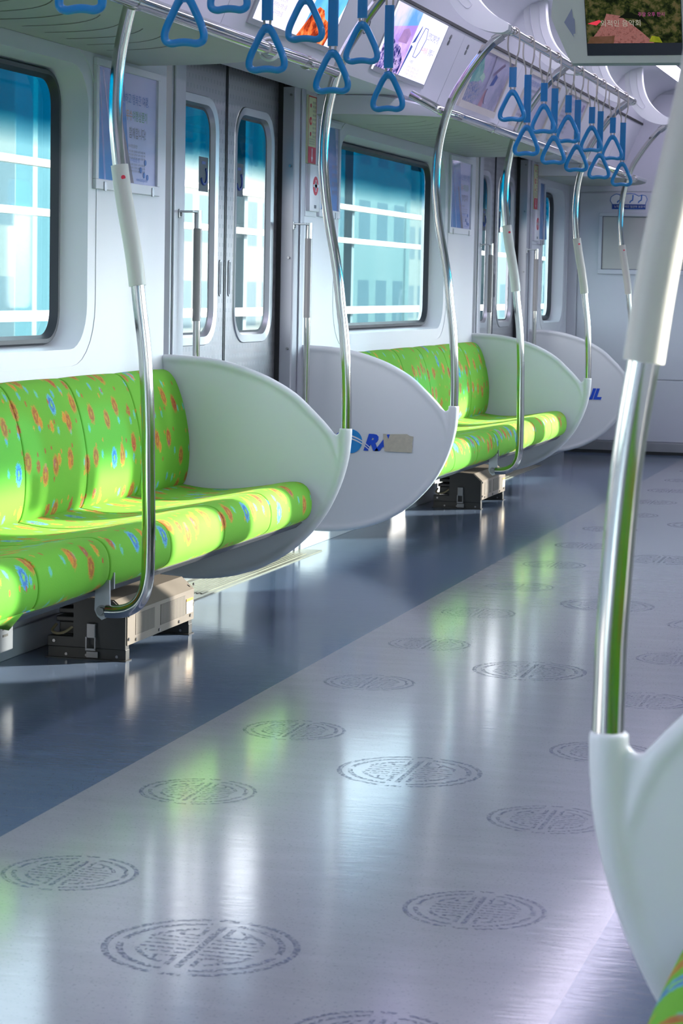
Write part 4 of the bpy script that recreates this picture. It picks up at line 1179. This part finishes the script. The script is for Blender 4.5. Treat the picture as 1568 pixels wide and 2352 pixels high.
# ------------------------------------------------------------------ under-seat heater units
DK = simple('brown_grey_paint', '#6f6860', .42, .25, var=.08); DK2 = simple('dark_grey_paint', '#3b3b3a', .45, .3, var=.1)
def vent_mat():
    g = G('vent_grille'); s = g.sep(g.coords())
    f = g.math('LESS_THAN', g.math('FRACT', g.math('MULTIPLY', s[1], 95.)), .5)
    g.bsdf(g.mix(f, lin('#6f6860'), lin('#151412')), .6, .2); return g.m
VG = vent_mat()
def heater(label, dark=False):
    root = bpy.data.objects.new('under_seat_heater', None); COL.objects.link(root); tag(root, label, 'heater', 'under-seat heaters')
    L = .565
    def part(nm, bm, mat, par=None, **k): return obj(nm, bm, mat, par or root, smooth=False, **k)
    bm = bmesh.new(); prof = [(.176, .045), (.33, .045), (.33, .136), (.291, .170), (.176, .176)]
    plate(bm, prof, [], lambda a, b: (a, .004, b), lambda a, b: (a, L, b)); body = part('heater_body', bm, DK)
    bm = bmesh.new(); plate(bm, [(.174, .043), (.327, .043), (.327, .134), (.289, .168), (.174, .174)], [], lambda a, b: (a, -.004, b), lambda a, b: (a, .004, b)); part('end_plate', bm, DK2)
    for y in (0., L - .035):
        bm = bmesh.new(); box(bm, .095, .326, y, y + .03, .032, .062, .002); box(bm, .095, .326, y + .004, y + .034, .0, .033, .002); box(bm, .09, .33, y - .006, y + .04, 0, .003)
        ft = part('foot_rail', bm, DK2)
        bm = bmesh.new()
        for x in (.115, .305): cyl(bm, (x, y - .003, .048), (x, y + .001, .048), .0045, 10)
        for x in (.15, .21, .30): cyl(bm, (x, y + .001, .012), (x, y + .005, .012), .004, 10)
        part('rail_screw', bm, M['screwm'], ft)
    for (a, b), zz in (((.068, .222), (.066, .125)), ((.272, .486), (.066, .125))):
        bm = bmesh.new(); box(bm, .3298, .3312, a, b, *zz); part('vent', bm, VG, body)
    bm = bmesh.new(); box(bm, .3302, .3318, .495, .552, .068, .112); lb = part('label_plate', bm, simple('cream_label', '#e2dcc4', .5), body)
    bm = bmesh.new(); box(bm, .3312, .3322, .495, .552, .104, .112); part('label_band', bm, M['orange'], lb)
    bm = bmesh.new()
    for y, z in ((.012, .062), (.012, .128), (.07, .054), (.26, .054), (.43, .054), (.53, .060), (.556, .09), (.556, .15)): cyl(bm, (.33, y, z), (.3335, y, z), .0045, 10)
    part('screw', bm, M['screwm'], body)
    lt = bmesh.new(); box(lt, .216, .242, -.014, -.004, .062, .104, .002); box(lt, .214, .244, -.016, -.010, .028, .034); box(lt, .214, .218, -.016, -.011, .03, .066); box(lt, .240, .244, -.016, -.011, .03, .066); box(lt, .212, .246, -.004, .0, .006, .024, .001)
    part('latch', lt, M['screwm'])
    bm = bmesh.new()
    for i in range(3): box(bm, .112 + .004 * i, .176, .02 + .01 * i, .20, .10 + .022 * i, .115 + .022 * i, .003)
    box(bm, .118, .17, .03, .18, .062, .10, .004)
    part('transformer', bm, DK2)
    bm = bmesh.new(); tube(bm, spline([(.17, .0, .09), (.15, -.01, .075), (.125, -.008, .07), (.105, .01, .075), (.11, .03, .09)], 6), .004, 8); part('cable', bm, simple('tan_cable', '#8a7d5e', .6))
    return root
h1 = heater('brown-grey heater box with two vent grilles under the near left bench'); h1.location = (0, 5.885, 0)
h2 = copy_tree(h1, None, (0, 10.64, 0), 'brown-grey heater box with two vent grilles under the second left bench')
for y_, lab in ((1.6, 'brown-grey heater box under the right bench nearest the camera'), (5.4, 'brown-grey heater box under the right bench beyond the near divider')):
    h_ = copy_tree(h1, None, (W, y_, 0), lab); h_.rotation_euler = (0, 0, PI)
# pale perforated box at the lower left edge
root = empty('perforated_box', 'pale grey metal box with slots under the nearest visible seat, left edge', 'box', (.15, 5.2, .08))
bm = bmesh.new(); box(bm, .001, .15, 4.3, 5.52, .08, .19, .003); attach(obj('box_body', bm, simple('box_grey', '#52585f', .5), smooth=False), root)
bm = bmesh.new()
for r_ in range(3):
    for c_ in range(4): 
        y = 5.49 - .055 * c_; box(bm, .1498, .1512, y - .038, y - .006, .120 + .018 * r_, .126 + .018 * r_)
attach(obj('slots', bm, M['dark'], smooth=False), root)

# ------------------------------------------------------------------ outside
XO = -8.
white_out = simple('white_painted_steel', '#f2f0e6', .6)
for z, h, t, lab in ((2.41, .085, .12, 'top'), (1.835, .085, .12, 'middle'), (.625, .12, .12, 'lowest')):
    bm = bmesh.new(); box(bm, XO - t, XO, -5, 75, z - h / 2, z + h / 2, .01)
    tag(obj('platform_beam', bm, white_out, smooth=False), '%s of three long white beams outside the left windows' % lab, 'beam', 'white beams outside')
bm = bmesh.new(); y = 2.
while y < 75: box(bm, XO - .35, XO - .2, y, y + .15, -2, 5.5); y += 6.3
tag(obj('fence_post', bm, simple('post_grey', '#4c5e64', .9), smooth=False), 'row of grey posts behind the white beams outside', 'posts', kind='stuff')
def facade_mat(name, a, b, c, sy, sz, w=.62):
    g = G(name); s = g.sep(g.coords())
    fy = g.math('FRACT', g.math('MULTIPLY', s[1], sy)); fz = g.math('FRACT', g.math('MULTIPLY', s[2], sz))
    m = g.math('MULTIPLY', g.math('LESS_THAN', fy, w), g.math('LESS_THAN', fz, .55))
    n = g.noise(g.coords(), .4, 3)
    g.bsdf(g.mix(m, g.mix(n, lin(a), lin(b)), lin(c)), .9, 0., **{'Specular IOR Level': .05}); return g.m
fm = [facade_mat('facade_teal', '#3c565a', '#4e6264', '#324a52', .5, .45), facade_mat('facade_pale', '#5e6866', '#525e60', '#44545a', .8, .5), facade_mat('facade_blue', '#3a565c', '#46646c', '#737e7c', 1.0, .02, .22)]
for i, (y0, y1, h, m, x, lab) in enumerate(((24, 38.2, 6, 1, -14, 'pale office building seen through the left part of the near left window'), (38.2, 44.5, 7.5, 2, -14., 'blue ribbed building seen at the right edge of the near left window'), (44.7, 57, 5.5, 1, -15, 'pale building seen through the near door panes'),
                                        (57.3, 68, 6.5, 0, -14, 'teal building seen through the second left window'), (68.3, 80, 5, 1, -16, 'pale building at the far edge of the second window view'), (80.5, 110, 7, 0, -14, 'farthest teal building outside the left windows'))):
    bm = bmesh.new(); box(bm, x - 6, x, y0, y1, -3, h)
    tag(obj('building', bm, fm[m], smooth=False), lab, 'building', 'buildings outside')
bm = bmesh.new(); box(bm, -40, -.8, -20, 120, -3.2, -1.2); box(bm, W + .8, 60, -60, 120, -3.2, -1.2)
tag(obj('ground', bm, simple('track_ground', '#464c4b', .8), smooth=False), kind='structure')
bm = bmesh.new(); box(bm, -9.5, -7.6, -5, 75, -1.2, .15)
tag(obj('platform', bm, simple('platform_concrete', '#3f4c4e', .7), smooth=False), kind='structure')

# ------------------------------------------------------------------ light
d = Vector((-2.79, -1.93, -.955)).normalized()
sun = bpy.data.lights.new('sun', 'SUN'); sun.energy = 12.5; sun.color = (1., .91, .76); sun.angle = math.radians(.9)
so = bpy.data.objects.new('sun', sun); COL.objects.link(so); so.rotation_euler = (-d).to_track_quat('Z', 'Y').to_euler()
w = bpy.data.worlds.new('world'); S.world = w; w.use_nodes = True; nt = w.node_tree; nt.nodes.clear()
sk = nt.nodes.new('ShaderNodeTexSky'); sk.sky_type = 'NISHITA'; sk.sun_disc = False; sk.sun_elevation = math.radians(16); sk.sun_rotation = math.radians(55); sk.air_density = 1.; sk.dust_density = 2.
bg = nt.nodes.new('ShaderNodeBackground'); bg.inputs[1].default_value = .95; wo = nt.nodes.new('ShaderNodeOutputWorld')
hs = nt.nodes.new('ShaderNodeHueSaturation'); hs.inputs['Saturation'].default_value = .12; nt.links.new(sk.outputs[0], hs.inputs['Color']); nt.links.new(hs.outputs[0], bg.inputs[0]); nt.links.new(bg.outputs[0], wo.inputs[0])

S.view_settings.view_transform = 'Standard'; S.view_settings.look = 'None'; S.view_settings.gamma = 1.
S.view_settings.use_curve_mapping = False; S.view_settings.exposure = 0.9
c = S.cycles
c.max_bounces = 10; c.diffuse_bounces = 5; c.glossy_bounces = 5; c.transparent_max_bounces = 24; c.sample_clamp_indirect = 4.
c.caustics_reflective = False; c.caustics_refractive = False; c.blur_glossy = .6
